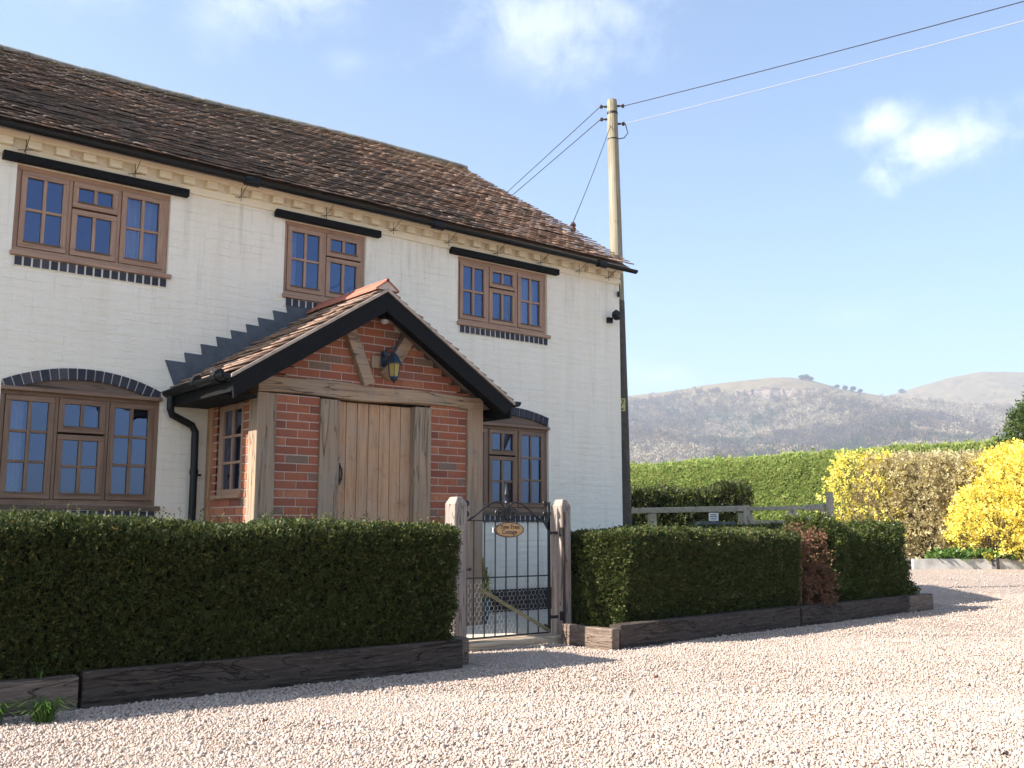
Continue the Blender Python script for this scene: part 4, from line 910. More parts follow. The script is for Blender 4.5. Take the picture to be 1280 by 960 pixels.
# name sign
sg = empty('house_sign', (5.568, GY - .022, .998), label='oval wooden name sign hanging on the iron gate', cat='sign')
t = MB(); t.lathe((5.568, GY - .022, .998), [(.160, -.007), (.168, -.002), (.168, .004), (.164, .009)], 36, 1)
for i_, v_ in enumerate(t.v): v_.z = .998 + (v_.z - .998) * .40
t.build('board', simple('varnished_sign_edge', (.13, .065, .03), .4), sg)
t = MB(); t.lathe((5.568, GY - .0295, .998), [(.148, -.001), (.148, .001)], 36, 1)
for i_, v_ in enumerate(t.v): v_.z = .998 + (v_.z - .998) * .385
t.build('face', mat('sign_face_wood', f_wood((.52, .29, .11), (.62, .38, .17), (.36, .18, .07), 0, 1.6, .3, .4)), sg)
def text(body, loc, size, parent, m, ext=.0012):
    c = bpy.data.curves.new('lettering', 'FONT'); c.body = body; c.size = size; c.align_x = 'CENTER'; c.extrude = ext; c.offset = .0004
    tmp = bpy.data.objects.new('tmp', c); COL.objects.link(tmp); dg = bpy.context.evaluated_depsgraph_get(); me = bpy.data.meshes.new_from_object(tmp.evaluated_get(dg)); bpy.data.objects.remove(tmp)
    me.name = 'lettering'; me.transform(Matrix.Rotation(PI / 2, 4, 'X')); return link('lettering', me, parent, loc, m)
INK = simple('dark_lettering_paint', (.035, .012, .02), .5, bump=0)
text('Yew Tree', (5.570, GY - .0315, 1.006), .054, sg, INK); text('Cottage', (5.566, GY - .0315, .962), .054, sg, INK)
t = MB(); t.box(5.392, 5.412, GY - .018, GY - .008, .975, 1.02); t.build('white_tab', WHITEP, sg)

# potted golden conifer behind the gate
pot = empty('potted_shrub', (6.12, 8.15, .075), label='golden green shrub in a teal glazed pot behind the gate', cat='plant')
t = MB(); t.lathe((6.12, 8.15, .075), [(.11, 0), (.135, .06), (.15, .20), (.155, .23), (.14, .235), (.135, .2), (.11, .19)], 20); t.build('pot', TEAL, pot, smooth=False)
n = 1500; th = RNG.uniform(0, 2 * PI, n); zz = RNG.random(n) ** .8; rr = .13 * np.sin(np.clip(zz * .9 + .12, 0, 1) * PI) ** .6 * (1 - zz * .5)
P = np.stack([6.12 + rr * np.cos(th), 8.15 + rr * np.sin(th), .27 + zz * .42], -1); N = np.stack([np.cos(th) * .4, np.sin(th) * .4, np.ones(n)], -1)
V, F = sprigs(P, N, 4, .06, .03, .2, .6); np_mesh('foliage', V, F, GOLDC, pot, (6.12, 8.15, .075))
t = MB(); t.tube([(6.12, 8.15, .26), (6.12, 8.15, .6)], .02, 6, .01); t.build('stem', BARK, pot)

# white stones heap behind the left post
for i, (x, y, r_) in enumerate(((4.70, 6.98, .04), (4.78, 7.03, .035), (4.67, 7.07, .03), (4.84, 6.99, .03), (4.74, 6.94, .025))):
    t = MB(); t.lathe((x, y, .20), [(.3 * r_, -r_ * .6), (r_, -.2 * r_), (.85 * r_, r_ * .35), (.3 * r_, r_ * .6)], 7)
    for v_ in t.v: v_.x += random.uniform(-.006, .006); v_.z += random.uniform(-.005, .005) - .12
    t.build('white_stone', simple('pale_stone', (.62, .58, .52), .9), label='small white stone lying behind the left gatepost', cat='stone', group='white stones behind the left gatepost')

# a few leaves on the gravel
for i_, (x, y, r_, l) in enumerate(((4.59, 2.21, .022, 'small dark dead leaf lying on the gravel at the bottom right corner'), (5.11, 4.78, .018, 'small brown leaf lying on the gravel in front of the gate'), (8.1, 4.35, .02, 'small brown leaf on the open gravel in front of the right hedge'), (2.39, 5.0, .016, 'small brown leaf on the gravel below the left sleeper'))):
    t = MB(); a_ = random.uniform(0, 6); n = 10; P_ = []
    for k in range(n):
        th = 2 * PI * k / n; rr = r_ * (1 + .25 * math.sin(3 * th)); P_.append((x + rr * math.cos(th + a_), y + rr * .6 * math.sin(th + a_), .022 + .010 * math.cos(2 * th)))
    t.add([(x, y, .018)] + P_ + [(x, y, .016)] + [(p[0], p[1], p[2] - .002) for p in P_], [(0, 1 + k, 1 + (k + 1) % n) for k in range(n)] + [(n + 1, n + 2 + (k + 1) % n, n + 2 + k) for k in range(n)] + [(1 + k, n + 2 + k, n + 2 + (k + 1) % n, 1 + (k + 1) % n) for k in range(n)])
    t.build('fallen_leaf', simple('dead_leaf', (.05, .035, .03) if i_ == 0 else (.16, .09, .05), .7, var=.3), label=l, cat='leaf', group='dead leaves on the gravel')
# grass tufts
def tuft(x, y, n, hgt, spread, label, z=0.0, w_=.0085):
    V = []; F = []
    for i in range(n):
        a = random.uniform(0, 2 * PI); r0 = random.uniform(0, spread * .3); lean = random.uniform(.2, 1.0) * spread; hh = hgt * random.uniform(.6, 1.1); k = 5; sd = Vector((-math.sin(a), math.cos(a), 0)); b0 = len(V)
        for j in range(k + 1):
            t_ = j / k; p = Vector((x + math.cos(a) * (r0 + lean * t_ ** 1.7), y + math.sin(a) * (r0 + lean * t_ ** 1.7), z + hh * (t_ * 1.35 - .85 * t_ ** 2.4)))
            ww = w_ * (1 - t_ * .6) / 2
            V += [p - sd * ww, p + sd * ww]
        for j in range(k): F.append((b0 + 2 * j, b0 + 2 * j + 1, b0 + 2 * j + 3, b0 + 2 * j + 2))
    return np_mesh('grass_tuft', [tuple(v) for v in V], F, GRASSB, None, (x, y, z), label=label, cat='grass tuft', group='grass tufts growing by the left sleeper')
tuft(1.50, 5.76, 95, .20, .20, 'bright green grass tuft in front of the bleached sleeper, nearer its joint')
tuft(1.27, 5.84, 85, .21, .18, 'green grass tuft cut by the left edge of the photo')
tuft(1.56, 6.10, 9, .30, .14, 'thin long grass blades hanging over the bleached sleeper', z=.12, w_=.010)

# ------------------------------------------------------------------ utility pole and wires
POLE = Vector((11.24, 11.10, 0)); TOPZ = 8.03; lx = -.10
pole = empty('telegraph_pole', POLE, label='tall pale wooden telegraph pole behind the cottage corner', cat='pole')
t = MB(); t.lathe((0, 0, 0), [(.115, -.1), (.112, 3), (.098, 6), (.084, 7.95), (.078, 8.03), (.03, 8.04)], 18)
for v_ in t.v: v_.x += POLE.x + lx * v_.z / 8; v_.y += POLE.y + .05 * v_.z / 8
t.build('pole_shaft', POLEW, pole, smooth=False)
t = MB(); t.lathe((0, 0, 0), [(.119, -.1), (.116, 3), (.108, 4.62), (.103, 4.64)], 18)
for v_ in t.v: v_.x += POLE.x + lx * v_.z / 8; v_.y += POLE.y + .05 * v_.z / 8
t.build('shaded_casing', simple('shaded_pole_casing', (.075, .062, .05), .8, var=.4, scale=6), pole)  # dark lower casing; the house's shadow is painted into its colour
def ptop(z, dx=0, dy=0): return Vector((POLE.x + lx * z / 8 + dx, POLE.y + .05 * z / 8 + dy, z))
ins = []
for (dx, dy, z) in ((.10, -.085, 7.93), (.10, -.085, 7.62), (-.10, .085, 7.92), (-.10, .085, 7.70)):
    t = MB(); c = ptop(z); e = ptop(z, dx, dy); t.bar(c, e, .02, .03); t.tube([e, e + Vector((dx * .3, dy * .3, 0))], .01, 6); t.build('insulator_bracket', IRON, pole)
    t = MB(); t.lathe(e + Vector((dx * .35, dy * .35, -.04)), [(.014, .01), (.028, .02), (.018, .035), (.028, .05), (.015, .07)], 12); t.build('insulator', PORC, pole); ins.append(e + Vector((dx * .5, dy * .5, 0)))
t = MB(); t.lathe(ptop(7.80), [(.090, -.02), (.090, .02)], 16); t.lathe(ptop(7.35), [(.092, -.01), (.092, .01)], 16); t.build('band', IRON, pole)
t = MB(); pA = ptop(7.64, .16, -.13); t.tube([pA, pA + Vector((.03, -.03, -.18)), pA + Vector((-.03, 0, -.27)), ptop(7.37, .08, -.05)], .008, 6); t.build('drop_loop', CABLE, pole)
t = MB(); q = ptop(2.94); d_ = Vector((-q.x, -q.y, 0)).normalized(); sd = Vector((d_.y, -d_.x, 0))
t.add([q + d_ * .131 + sd * a + Vector((0, 0, z)) for a, z in ((-.07, -.1), (.07, -.1), (.07, .1), (-.07, .1))] + [q + d_ * .124 + sd * a + Vector((0, 0, z)) for a, z in ((-.07, -.1), (.07, -.1), (.07, .1), (-.07, .1))], [(0, 1, 2, 3), (7, 6, 5, 4), (0, 4, 5, 1), (1, 5, 6, 2), (2, 6, 7, 3), (3, 7, 4, 0)]); 
YS = simple('faded_yellow_enamel', (.55, .50, .20), .6); pl_ = t.build('warning_plate', YS, pole)
t = MB()
for (a0, z0_, a1, z1_) in ((-.045, .075, .045, .075), (-.045, .075, 0, -.03), (.045, .075, 0, -.03), (-.04, -.06, .04, -.06), (-.04, -.08, .04, -.08)): t.bar(q + d_ * .133 + sd * a0 + Vector((0, 0, z0_)), q + d_ * .133 + sd * a1 + Vector((0, 0, z1_)), .006, .012)
t.build('plate_marking', INK, pl_)
def wire(name, a, b, sag, r_, m, label, group=None):
    a = Vector(a); b = Vector(b); n = 28; pts = [a.lerp(b, i / n) - Vector((0, 0, sag * 4 * (i / n) * (1 - i / n))) for i in range(n + 1)]
    t = MB(); t.tube(pts, r_, 6); return t.build(name, m, loc=a, label=label, cat='wire', group=group)
WEND1 = Vector((11.65, 3.2, 7.95)); WEND2 = Vector((12.55, 3.0, 7.75))
def through(a, px_dir, dist):
    return a + (Vector(px_dir) - a).normalized() * dist
WG = 'overhead wires meeting at the telegraph pole'
A1, A2, A3, A4 = ins
# the right-hand pair runs over the drive towards the next pole
wire('overhead_wire', A1, through(A1, (11.85, 5.17, 7.50 + .15), 34), .55, .0065, CABLE, 'upper dark overhead wire from the pole over the drive to the right', WG)
wire('overhead_wire', A2, through(A2, (12.05, 4.77, 7.28 + .12), 34), .45, .006, CABLEL, 'lower pale overhead wire from the pole over the drive to the right', WG)
wire('overhead_wire', A3, through(A3, (11.02, 13.9, 7.16), 30), .2, .006, CABLE, 'thin pale overhead wire running left behind the cottage roof', WG)
wire('overhead_wire', A4, through(A4, (11.02, 13.9, 7.02), 30), .2, .0065, CABLE, 'thicker dark overhead wire running left behind the cottage roof', WG)
SV = Vector((9.14, 9.95, 5.13))
wire('service_cable', ptop(7.58, -.06, -.02), SV + Vector((0, 0, .12)), .03, .006, CABLE, 'service cable dropping from the pole to the roof verge', WG)
t = MB(); t.lathe(SV, [(.03, -.02), (.045, .02), (.03, .05), (.045, .08), (.02, .12)], 12); t.build('roof_insulator', PORC, label='brown insulator on the right edge of the cottage roof', cat='insulator')

# ------------------------------------------------------------------ right background
# low hedge behind the gate rails and dark hedge in the house shade
hedge('low_box_hedge', (11.9, 10.3), (13.3, 9.15), .7, 0, 1.03, YEW, 1300, .04, 4, .05, label='low dark box hedge below the wooden field gate', wob=.05)
hedge('shaded_hedge', (15.5, 15.8), (18.0, 13.95), 1.3, 0, 1.80, YEW, 900, .055, 4, .08, label='dark hedge in the shade behind the timber rail', wob=.14, topf=lambda s: .20 * (1 / (1 + np.exp(-(s - 2.55) * 9))))
hedge('tall_back_hedge', (33.5, 40.0), (33.5, 13.5), 2.4, 0, 3.88, BACKH, 560, .12, 5, .10, wid=.30, label='long tall sunlit green hedge closing the garden in front of the hills', wob=.07, rnd=.35, core=COREB, ends=(0, 1), back=.05,
      topf=lambda s: .04 * np.sin(s * 1.3) + .03 * np.sin(s * 3.7), lean=.35)
# field gate with rail fence
fence = empty('rail_fence', (13.9, 12.0, 0), label='weathered timber rail fence left of the field gate', cat='fence')
ga, gb_, gc = Vector((13.32, 13.02, 0)), Vector((14.06, 11.01, 0)), Vector((14.52, 9.61, 0))
def P3(a, z): return (a[0], a[1], z)
a0 = ga + (ga - gb_) * .6
t = MB(); t.bar(P3(a0, 1.33), P3(gb_, 1.36), .05, .10); t.build('rail', FENCEW, fence, bevel=.01)
t = MB(); t.bar(P3(a0, .75), P3(gb_, .75), .05, .12); t.build('rail', FENCEW, fence)
for k in (.19, -.6, .98):
    p = ga.lerp(gb_, k) + Vector((.06, .03, 0)); t = MB(); t.box(p.x - .06, p.x + .06, p.y - .06, p.y + .06, -.1, 1.29); t.build('fence_post', FENCEW, fence, bevel=.008)
fg = empty('field_gate', P3(gc, 0), label='silvered five bar timber field gate with diagonal braces', cat='gate')
g0, g1 = gb_ + (gc - gb_) * .02, gc + (gb_ - gc) * .07
t = MB(); t.bar(P3(g0, 1.355), P3(g1, 1.365), .05, .065); t.bar(P3(g0.lerp(g1, .78), 1.36), P3(g1, 1.37), .056, .10); t.build('top_rail', FENCEW, fg, bevel=.006)
for z in (1.12, .92, .72, .52):
    t = MB(); t.bar(P3(g0, z), P3(g1, z), .025, .07); t.build('bar', FENCEW, fg)
for (u0, z0_, u1, z1_) in ((.03, 1.34, .32, .5), (.62, 1.34, .32, .5), (.62, 1.34, .98, .5)):
    t = MB(); t.bar(Vector(P3(g0.lerp(g1, u0), z0_)) + Vector((-.03, 0, 0)), Vector(P3(g0.lerp(g1, u1), z1_)) + Vector((-.03, 0, 0)), .025, .075); t.build('brace', FENCEW, fg)
for u_ in (.01, .99):
    t = MB(); p = g0.lerp(g1, u_); t.bar(P3(p, .45), P3(p, 1.42), .07, .08); t.build('stile', FENCEW, fg)
t = MB(); p = gc + Vector((0, 0, 0)); t.box(p.x - .045, p.x + .045, p.y - .045, p.y + .045, -.1, 1.60); t.build('field_gatepost', FENCEW, bevel=.01, label='tall pale post at the right end of the field gate', cat='post')
# small white notice
nb_ = empty('notice_sign', (12.55, 10.43, 0), label='small white notice on a stake in front of the timber rail', cat='sign')
q = Vector((12.55, 10.43, 1.20)); n = Vector((-.77, -.64, 0)); sd = Vector((.64, -.77, 0))
t = MB(); t.bar(q - sd * .075, q + sd * .075, .012, .125); t.build('board', WHITEP, nb_)
t = MB()
for z, w_ in ((.035, .05), (.005, .055), (-.03, .045)): t.bar(q + n * .008 - sd * w_ + Vector((0, 0, z)), q + n * .008 + sd * w_ + Vector((0, 0, z)), .004, .012)
t.build('printed_lines', INK, nb_)
t = MB(); t.bar((q.x, q.y, 0), (q.x + .0, q.y, 1.15), .025, .025); t.build('stake', FENCEW, nb_)
# garden bench with lattice back, and a dark table
def bench(a, b, m, label):
    a = Vector(a); b = Vector(b); u = (b - a).normalized(); n = Vector((u.y, -u.x, 0)); L_ = (b - a).length
    r_ = empty('garden_bench', ((a + b) / 2).to_tuple()[:2] + (0,), label=label, cat='bench', group='lattice backed metal benches behind the right hedge')
    t = MB(); zt_, zb = 1.15, .62
    t.bar(a + Vector((0, 0, zt_)), b + Vector((0, 0, zt_)), .03, .03); t.bar(a + Vector((0, 0, zb)), b + Vector((0, 0, zb)), .03, .03)
    k = int(L_ / .055)
    for i in range(-8, k):
        for s_ in (1, -1):
            x0 = i * .055; x1 = x0 + (zt_ - zb)
            if s_ < 0: x0, x1 = x1, x0
            zA, zB = zb, zt_
            lo_, hi_ = min(x0, x1), max(x0, x1)
            if hi_ < 0 or lo_ > L_: continue
            def cl(x): return max(0, min(L_, x))
            c0, c1 = cl(x0), cl(x1); zA = zb + (c0 - x0) / (x1 - x0) * (zt_ - zb); zB = zb + (c1 - x0) / (x1 - x0) * (zt_ - zb)
            t.bar(a + u * c0 + Vector((0, 0, zA)), a + u * c1 + Vector((0, 0, zB)), .008, .012)
    t.build('backrest', m, r_)
    t = MB(); p = (a + b) / 2 + n * .22; t.bar(a + n * .22 + Vector((0, 0, .55)), b + n * .22 + Vector((0, 0, .55)), .42, .03); t.build('seat', m, r_)
    for e in (a, b):
        for k in (0, .40):
            t = MB(); t.tube([e + n * k + Vector((0, 0, 0)), e + n * k + Vector((0, 0, .62))], .016, 6); t.build('leg', m, r_)
bench((10.94, 7.88, 0), (11.42, 7.86, 0), WHITEP, 'pale lattice backed garden bench showing above the browned bush'); bench((11.44, 7.86, 0), (11.86, 7.83, 0), IRON, 'black lattice backed garden bench beside the field gatepost')
tb = empty('garden_table', (10.2, 8.46, 0), label='dark garden table top just above the right hedge', cat='table')
t = MB(); t.bar((10.03, 8.60, 1.085), (10.38, 8.32, 1.085), .35, .035); t.build('tabletop', simple('slate_grey_board', (.06, .07, .08), .6), tb)
for k in (0, 1):
    t = MB(); t.bar((10.05 + .3 * k, 8.58 - .24 * k, 0), (10.05 + .3 * k, 8.58 - .24 * k, 1.04), .05, .05); t.build('leg', FENCEW, tb)
# edging boards by the shrubs
EG = 'pale timber boards edging the shrub border'
E1, E2, E3 = Vector((24.3, 13.75, 0)), Vector((25.95, 12.45, 0)), Vector((30.6, 8.8, 0))
for (a, b, l) in ((E1, E2 - (E2 - E1) * .02, 'pale edging board of the shrub border, left of its dark joint'), (E2 + (E3 - E2) * .005, E3, 'pale edging board of the shrub border below the yellow bush')):
    t = MB(); t.bar((a.x, a.y, .11), (b.x, b.y, .11), .12, .30); t.build('edging_board', simple('bleached_board', (.42, .40, .36), .9, var=.3, scale=3), label=l, cat='edging', group=EG)
t = MB(); t.box(E2.x - .11, E2.x + .1, E2.y - .12, E2.y + .08, -.1, .29); t.build('edging_peg', simple('dark_peg', (.10, .09, .09), .9), label='dark square peg between the pale edging boards', cat='peg')
t = MB(); t.add([(24.0, 14.2, .06), (24.6, 13.75, .06), (30.8, 8.95, .06), (38, 14, .06), (36, 24, .06), (28, 22, .06)], [(0, 1, 2, 3, 4, 5)]); t.build('shrub_border', SOIL, loc=(0, 0, 0), kind='structure')

def dome_points(c, rx, ry, h, n, base=.05, fill=.25, pw=.5, lat=None):
    """points near the surface of an upright rounded shrub; returns positions and outward normals"""
    u = RNG.random(n); th = RNG.uniform(0, 2 * PI, n); z = base + (1 - base) * u
    prof = np.clip(1 - np.abs((z - .45) / .62) ** 2.6, .02, 1) ** pw
    rr = prof * (1 - fill * RNG.random(n) ** 2.0)
    lum = 1 + .13 * np.sin(th * 3 + z * 4 + c[0]) + .08 * np.sin(th * 7 - z * 9)
    P = np.stack([c[0] + rx * rr * lum * np.cos(th), c[1] + ry * rr * lum * np.sin(th), c[2] + h * z * (1 - .05 * RNG.random(n))], -1)
    N = unit(np.stack([np.cos(th) / rx, np.sin(th) / ry, (z - .42) * 1.6 / h * 1.5], -1)); return P, N
def twigs(mb, c, rx, ry, h, n, r_=.018, top=1.0):
    for i in range(n):
        th = random.uniform(0, 2 * PI); k = random.uniform(.15, 1); e = Vector((c[0] + rx * k * math.cos(th), c[1] + ry * k * math.sin(th), c[2] + h * random.uniform(.6, top) * math.sqrt(max(.1, 1.05 - k * k * .7))))
        b = Vector((c[0] + rx * .25 * k * math.cos(th), c[1] + ry * .25 * k * math.sin(th), c[2])); m = b.lerp(e, .55) + Vector((random.uniform(-.1, .1), random.uniform(-.1, .1), .18 * h * random.random()))
        mb.tube([b, m, e], r_, 4, r_ * .35)
def forsythia(name, c, rx, ry, h, nflow, ntw, label, group, fl=.075, leafy=0):
    r_ = empty(name, c, label=label, cat='shrub', group=group)
    P, N = dome_points(c, rx, ry, h, nflow, fill=.5); keep = nz3(P, 2.6) + .35 * nz3(P, 7, 5) > -.26 + .16 * (1 - (P[:, 2] - c[2]) / h); P, N = P[keep], N[keep]
    V, F = sprigs(P, N, 4, .22, fl, .42, .9, 1.3); np_mesh('blossom', V, F, YELLOW, r_, c)
    t = MB(); twigs(t, c, rx * .96, ry * .96, h, ntw, .016, 1.02); t.build('branches', TWIG, r_)
    if leafy:
        P, N = dome_points(c, rx * .9, ry * .9, h * .96, leafy, fill=.6); V, F = sprigs(P, N, 4, .16, .07, .35, .5, 1.2); np_mesh('leaves', V, F, LAUREL, r_, c)
FG = 'yellow flowering shrubs in the border'
forsythia('forsythia', tuple(at(27.3, 14.9, .12)), 2.35, 2.1, 3.15, 13000, 240, 'large bright yellow forsythia at the right edge of the photo', FG, leafy=500)
forsythia('forsythia', tuple(at(26.6, 12.75, .12)), 1.15, 1.1, 1.9, 2600, 60, 'low left shoulder of yellow forsythia beside the brown hedge', FG, leafy=400)
forsythia('forsythia', tuple(at(29.2, 10.3, .12)), 1.05, 1.3, 3.05, 2100, 150, 'smaller paler yellow forsythia beside the field gatepost', FG, leafy=900)
# mixed brown winter hedge between them
mixh = empty('mixed_winter_hedge', at(30.0, 12.4, .1), label='brown and olive winter shrub hedge between the two yellow bushes', cat='hedge')
cs = [at(28.9, 10.9, .1), at(28.4, 11.6, .1), at(28.2, 12.5, .1), at(28.6, 13.4, .1)]
Vs, Fs, b0 = [], [], 0; t = MB(); t2 = MB()
for c in cs:
    P, N = dome_points(c, .95, .95, 3.05, 2900, fill=.5, pw=.32); V, F = sprigs(P, N, 4, .14, .085, .33, .6, 1.2); Vs.append(V); Fs.append(F + b0); b0 += len(V)
    twigs(t, c, .95, .95, 2.95, 60, .016, 1.05); twigs(t2, c, .95, .95, 3.15, 34, .02, 1.06)
np_mesh('foliage', np.concatenate(Vs), np.concatenate(Fs), BROWNL, mixh, at(30.0, 12.4, .1)); t.build('branches', TWIG, mixh); t2.build('bleached_stems', TWIGP, mixh)
# ground plants along the border foot
P = np.array([tuple(at(26.0 + random.uniform(-.1, .6) , random.uniform(10.9, 14.2), .18 + random.random() * .18)) for _ in range(900)]); V, F = sprigs(P, np.tile([0, 0, 1.0], (len(P), 1)), 5, .12, .11, .3, .6, 1.4); np_mesh('border_plants', V, F, GRASSB, kind='stuff', label='green ground cover at the foot of the yellow shrubs', cat='ground cover')

# conifer at the right edge
def conifer(c, rad, h, label):
    r_ = empty('conifer_tree', c, label=label, cat='tree'); n = 5200; z = RNG.random(n) ** .9; th = RNG.uniform(0, 2 * PI, n)
    R_ = rad * (np.clip(1 - np.abs(z - .45) ** 1.9 * 3.0, .05, 1)) * (1 + .16 * np.sin(th * 5 + z * 17) + .12 * np.sin(z * 31 + th * 2)) * (1 - .35 * RNG.random(n) ** 2)
    P = np.stack([c[0] + R_ * np.cos(th), c[1] + R_ * np.sin(th), c[2] + h * (.12 + .88 * z)], -1); N = np.stack([np.cos(th), np.sin(th), .5 * np.ones(n)], -1)
    V, F = sprigs(P, N, 6, .32, .13, .24, .3, .8); np_mesh('crown', V, F, CONIF, r_, c)
    t = MB(); t.tube([c, (c[0], c[1], c[2] + h * .5), (c[0] + .05, c[1], c[2] + h * .95)], .16, 10, .03)
    for i in range(26):
        z_ = random.uniform(.15, .9); a = random.uniform(0, 2 * PI); q0 = Vector((c[0], c[1], c[2] + h * z_)); t.tube([q0, q0 + Vector((math.cos(a), math.sin(a), .35)) * rad * (1 - z_) * .9], .03, 5, .01)
    t.build('trunk', BARK, r_)
conifer(tuple(at(31.5, 17.45, 0)), 1.55, 6.0, 'dark green conifer rising above the yellow forsythia')

# bare garden tree across the drive, seen mirrored in the lower right window
def bare_tree(c, h, label):
    r_ = empty('bare_tree', c, label=label, cat='tree'); t = MB(); tw = MB(); c = Vector(c)
    def grow(p, d, L_, r0, lv):
        q = p + d * L_; m = p.lerp(q, .5) + Vector((random.uniform(-1, 1), random.uniform(-1, 1), 0)) * L_ * .06
        (t if lv < 3 else tw).tube([p, m, q], r0, 6 if lv < 3 else 4, r0 * .6)
        if lv >= 6: return
        for k in range(3 if lv < 5 else 2):
            a = random.uniform(0, 2 * PI); dd = (d + Vector((math.cos(a), math.sin(a), random.uniform(-.1, .5))) * random.uniform(.45, .8)).normalized(); grow(q if k else m.lerp(q, .6), dd, L_ * random.uniform(.62, .8), r0 * .58, lv + 1)
    grow(c, Vector((0, 0, 1)), h * .27, .17, 0); t.build('trunk', BARK, r_); tw.build('twigs', TWIG, r_)
bare_tree((21.5, -7.5, 0), 9.5, 'leafless tree across the drive, mirrored in the panes of the lower right window')

# ------------------------------------------------------------------ hills
RIDGE = [(-.5, .075), (-.1, .10), (.05, .125), (.119, .1344), (.17, .1401), (.194, .145), (.235, .1499), (.262, .1528), (.28, .1532), (.30, .1507), (.318, .146), (.332, .1415), (.348, .1385), (.38, .1335), (.42, .130), (.6, .115), (1.0, .08)]
RIDGE2 = [(-.2, .05), (.30, .115), (.36, .130), (.38, .1345), (.413, .1440), (.446, .1535), (.478, .1590), (.519, .1582), (.56, .161), (.65, .150), (.8, .13), (1.1, .09)]
def make_hill(name, prof, D0, DR_, D1, ns, nd, seed):
    xs = np.array([p[0] for p in prof]); zs = np.array([p[1] for p in prof]); sl_ = np.linspace(xs[0], xs[-1], ns)
    V = np.zeros((nd, ns, 3)); ds = np.concatenate([np.linspace(D0, DR_, int(nd * .8), endpoint=False), np.linspace(DR_, D1, nd - int(nd * .8))])
    for j, d in enumerate(ds):
        if d <= DR_: t_ = (d - D0) / (DR_ - D0); f = t_ ** .95 * (1 + .25 * math.sin(t_ * PI) * -.6)
        else: t_ = (d - DR_) / (D1 - DR_); f = 1 - .6 * t_ * t_
        rz = np.interp(sl_, xs, zs) * DR_
        s = sl_ * DR_
        for i in range(ns):
            env = min(1, max(0, 1 - abs((d - DR_) / (DR_ - D0)) * 3)); amp = 44 * math.sin(min(1, max(0, (d - D0) / (DR_ - D0))) * PI)
            gul = amp * noise.noise((s[i] * .004 + seed, d * .0022, 0)) + .45 * amp * noise.noise((s[i] * .013, d * .006, seed)) + 2.2 * noise.noise((s[i] * .05, d * .05, 1))
            p = FW * d + RT * s[i]; V[j, i] = (p.x, p.y, max(-2, rz[i] * f + gul * (1 if d < DR_ * .985 else .25)))
    F = [(j * ns + i, j * ns + i + 1, (j + 1) * ns + i + 1, (j + 1) * ns + i) for j in range(nd - 1) for i in range(ns - 1)]
    V2 = V.reshape(-1, 3); np_mesh(name, V2, F, HILLM, smooth=True, kind='structure'); return V, ds, sl_ * DR_
H1, ds1, ss1 = make_hill('hill', RIDGE, 850, 2050, 2700, 300, 150, 0.0)
H2, ds2, ss2 = make_hill('far_hill', RIDGE2, 1500, 2650, 3300, 200, 110, 5.3)
def on_hill(Hh, ds, ss, d, s):
    j = np.clip(np.searchsorted(ds, d), 1, len(ds) - 1); fj = (d - ds[j - 1]) / (ds[j] - ds[j - 1]); fi = (s - ss[0]) / (ss[1] - ss[0]); i = np.clip(fi.astype(int), 0, len(ss) - 2); fi = np.clip(fi - i, 0, 1)
    Z = Hh[:, :, 2]; return (Z[j - 1, i] * (1 - fi) + Z[j - 1, i + 1] * fi) * (1 - fj) + (Z[j, i] * (1 - fi) + Z[j, i + 1] * fi) * fj
def woodland(name, Hh, ds, ss, n, d0, d1, s0, s1, treeline, label):
    d = RNG.uniform(d0, d1, n); s = RNG.uniform(s0, s1, n) * d; z = on_hill(Hh, ds, ss, d, s)
    nn = np.array([noise.noise((a * .004, b * .004, 0)) + .5 * noise.noise((a * .015, b * .015, 2)) for a, b in zip(d, s)])
    line = treeline(s / d, d); keep = (z < line * (1 + .30 * nn)) & (z > 2); keep |= RNG.random(n) < .03
    d, s, z, nn = d[keep], s[keep], z[keep], nn[keep]; n = len(d)
    hgt = RNG.uniform(7, 13, n) * np.where(nn > .25, .8, 1); rad = hgt * RNG.uniform(.32, .5, n)
    c = np.outer(d, np.array(FW)) + np.outer(s, np.array(RT)); c[:, 2] = z + hgt * .55 - 1
    k = 46; q = unit(RNG.normal(size=(n, k, 3))) * (RNG.random((n, k, 1)) ** .33); P = c[:, None] + q * np.stack([rad, rad, hgt * .5], -1)[:, None]
    D = unit(q * .6 + RNG.normal(0, .35, (n, k, 3)) + np.array([0, 0, .9])); Sd = unit(np.cross(D, RNG.normal(size=(n, k, 3))))
    V, F = leafmesh(P.reshape(-1, 3), D.reshape(-1, 3), Sd.reshape(-1, 3), np.repeat(rad * .62, k), np.repeat(rad * .14, k))
    big = np.array([noise.noise((a * .0045 + 3, b * .0028, 1)) + .6 * noise.noise((a * .012, b * .009, 4)) + .35 * noise.noise((a * .04, b * .03, 8)) for a, b in zip(d, s)])
    r = RNG.random(n) * .5 - .25; tone = np.where(nn + r * .6 < -.40, 1, np.where(big + r > .16, 2, np.where(big + r < -.16, 3, 0)))
    return np_mesh(name, V, F, [WOODT, WOODG, WOODP, WOODD], midx=np.repeat(tone, k), kind='stuff', label=label, cat='woodland')
woodland('woodland', H1, ds1, ss1, 15500, 980, 2030, -.12, .64, lambda sd, d: 255 + 0 * d, 'grey leafless woodland covering the nearer hillside')
woodland('far_woodland', H2, ds2, ss2, 3400, 1700, 2600, .28, .70, lambda sd, d: 235 + 0 * d, 'grey leafless woodland on the lower far hillside')
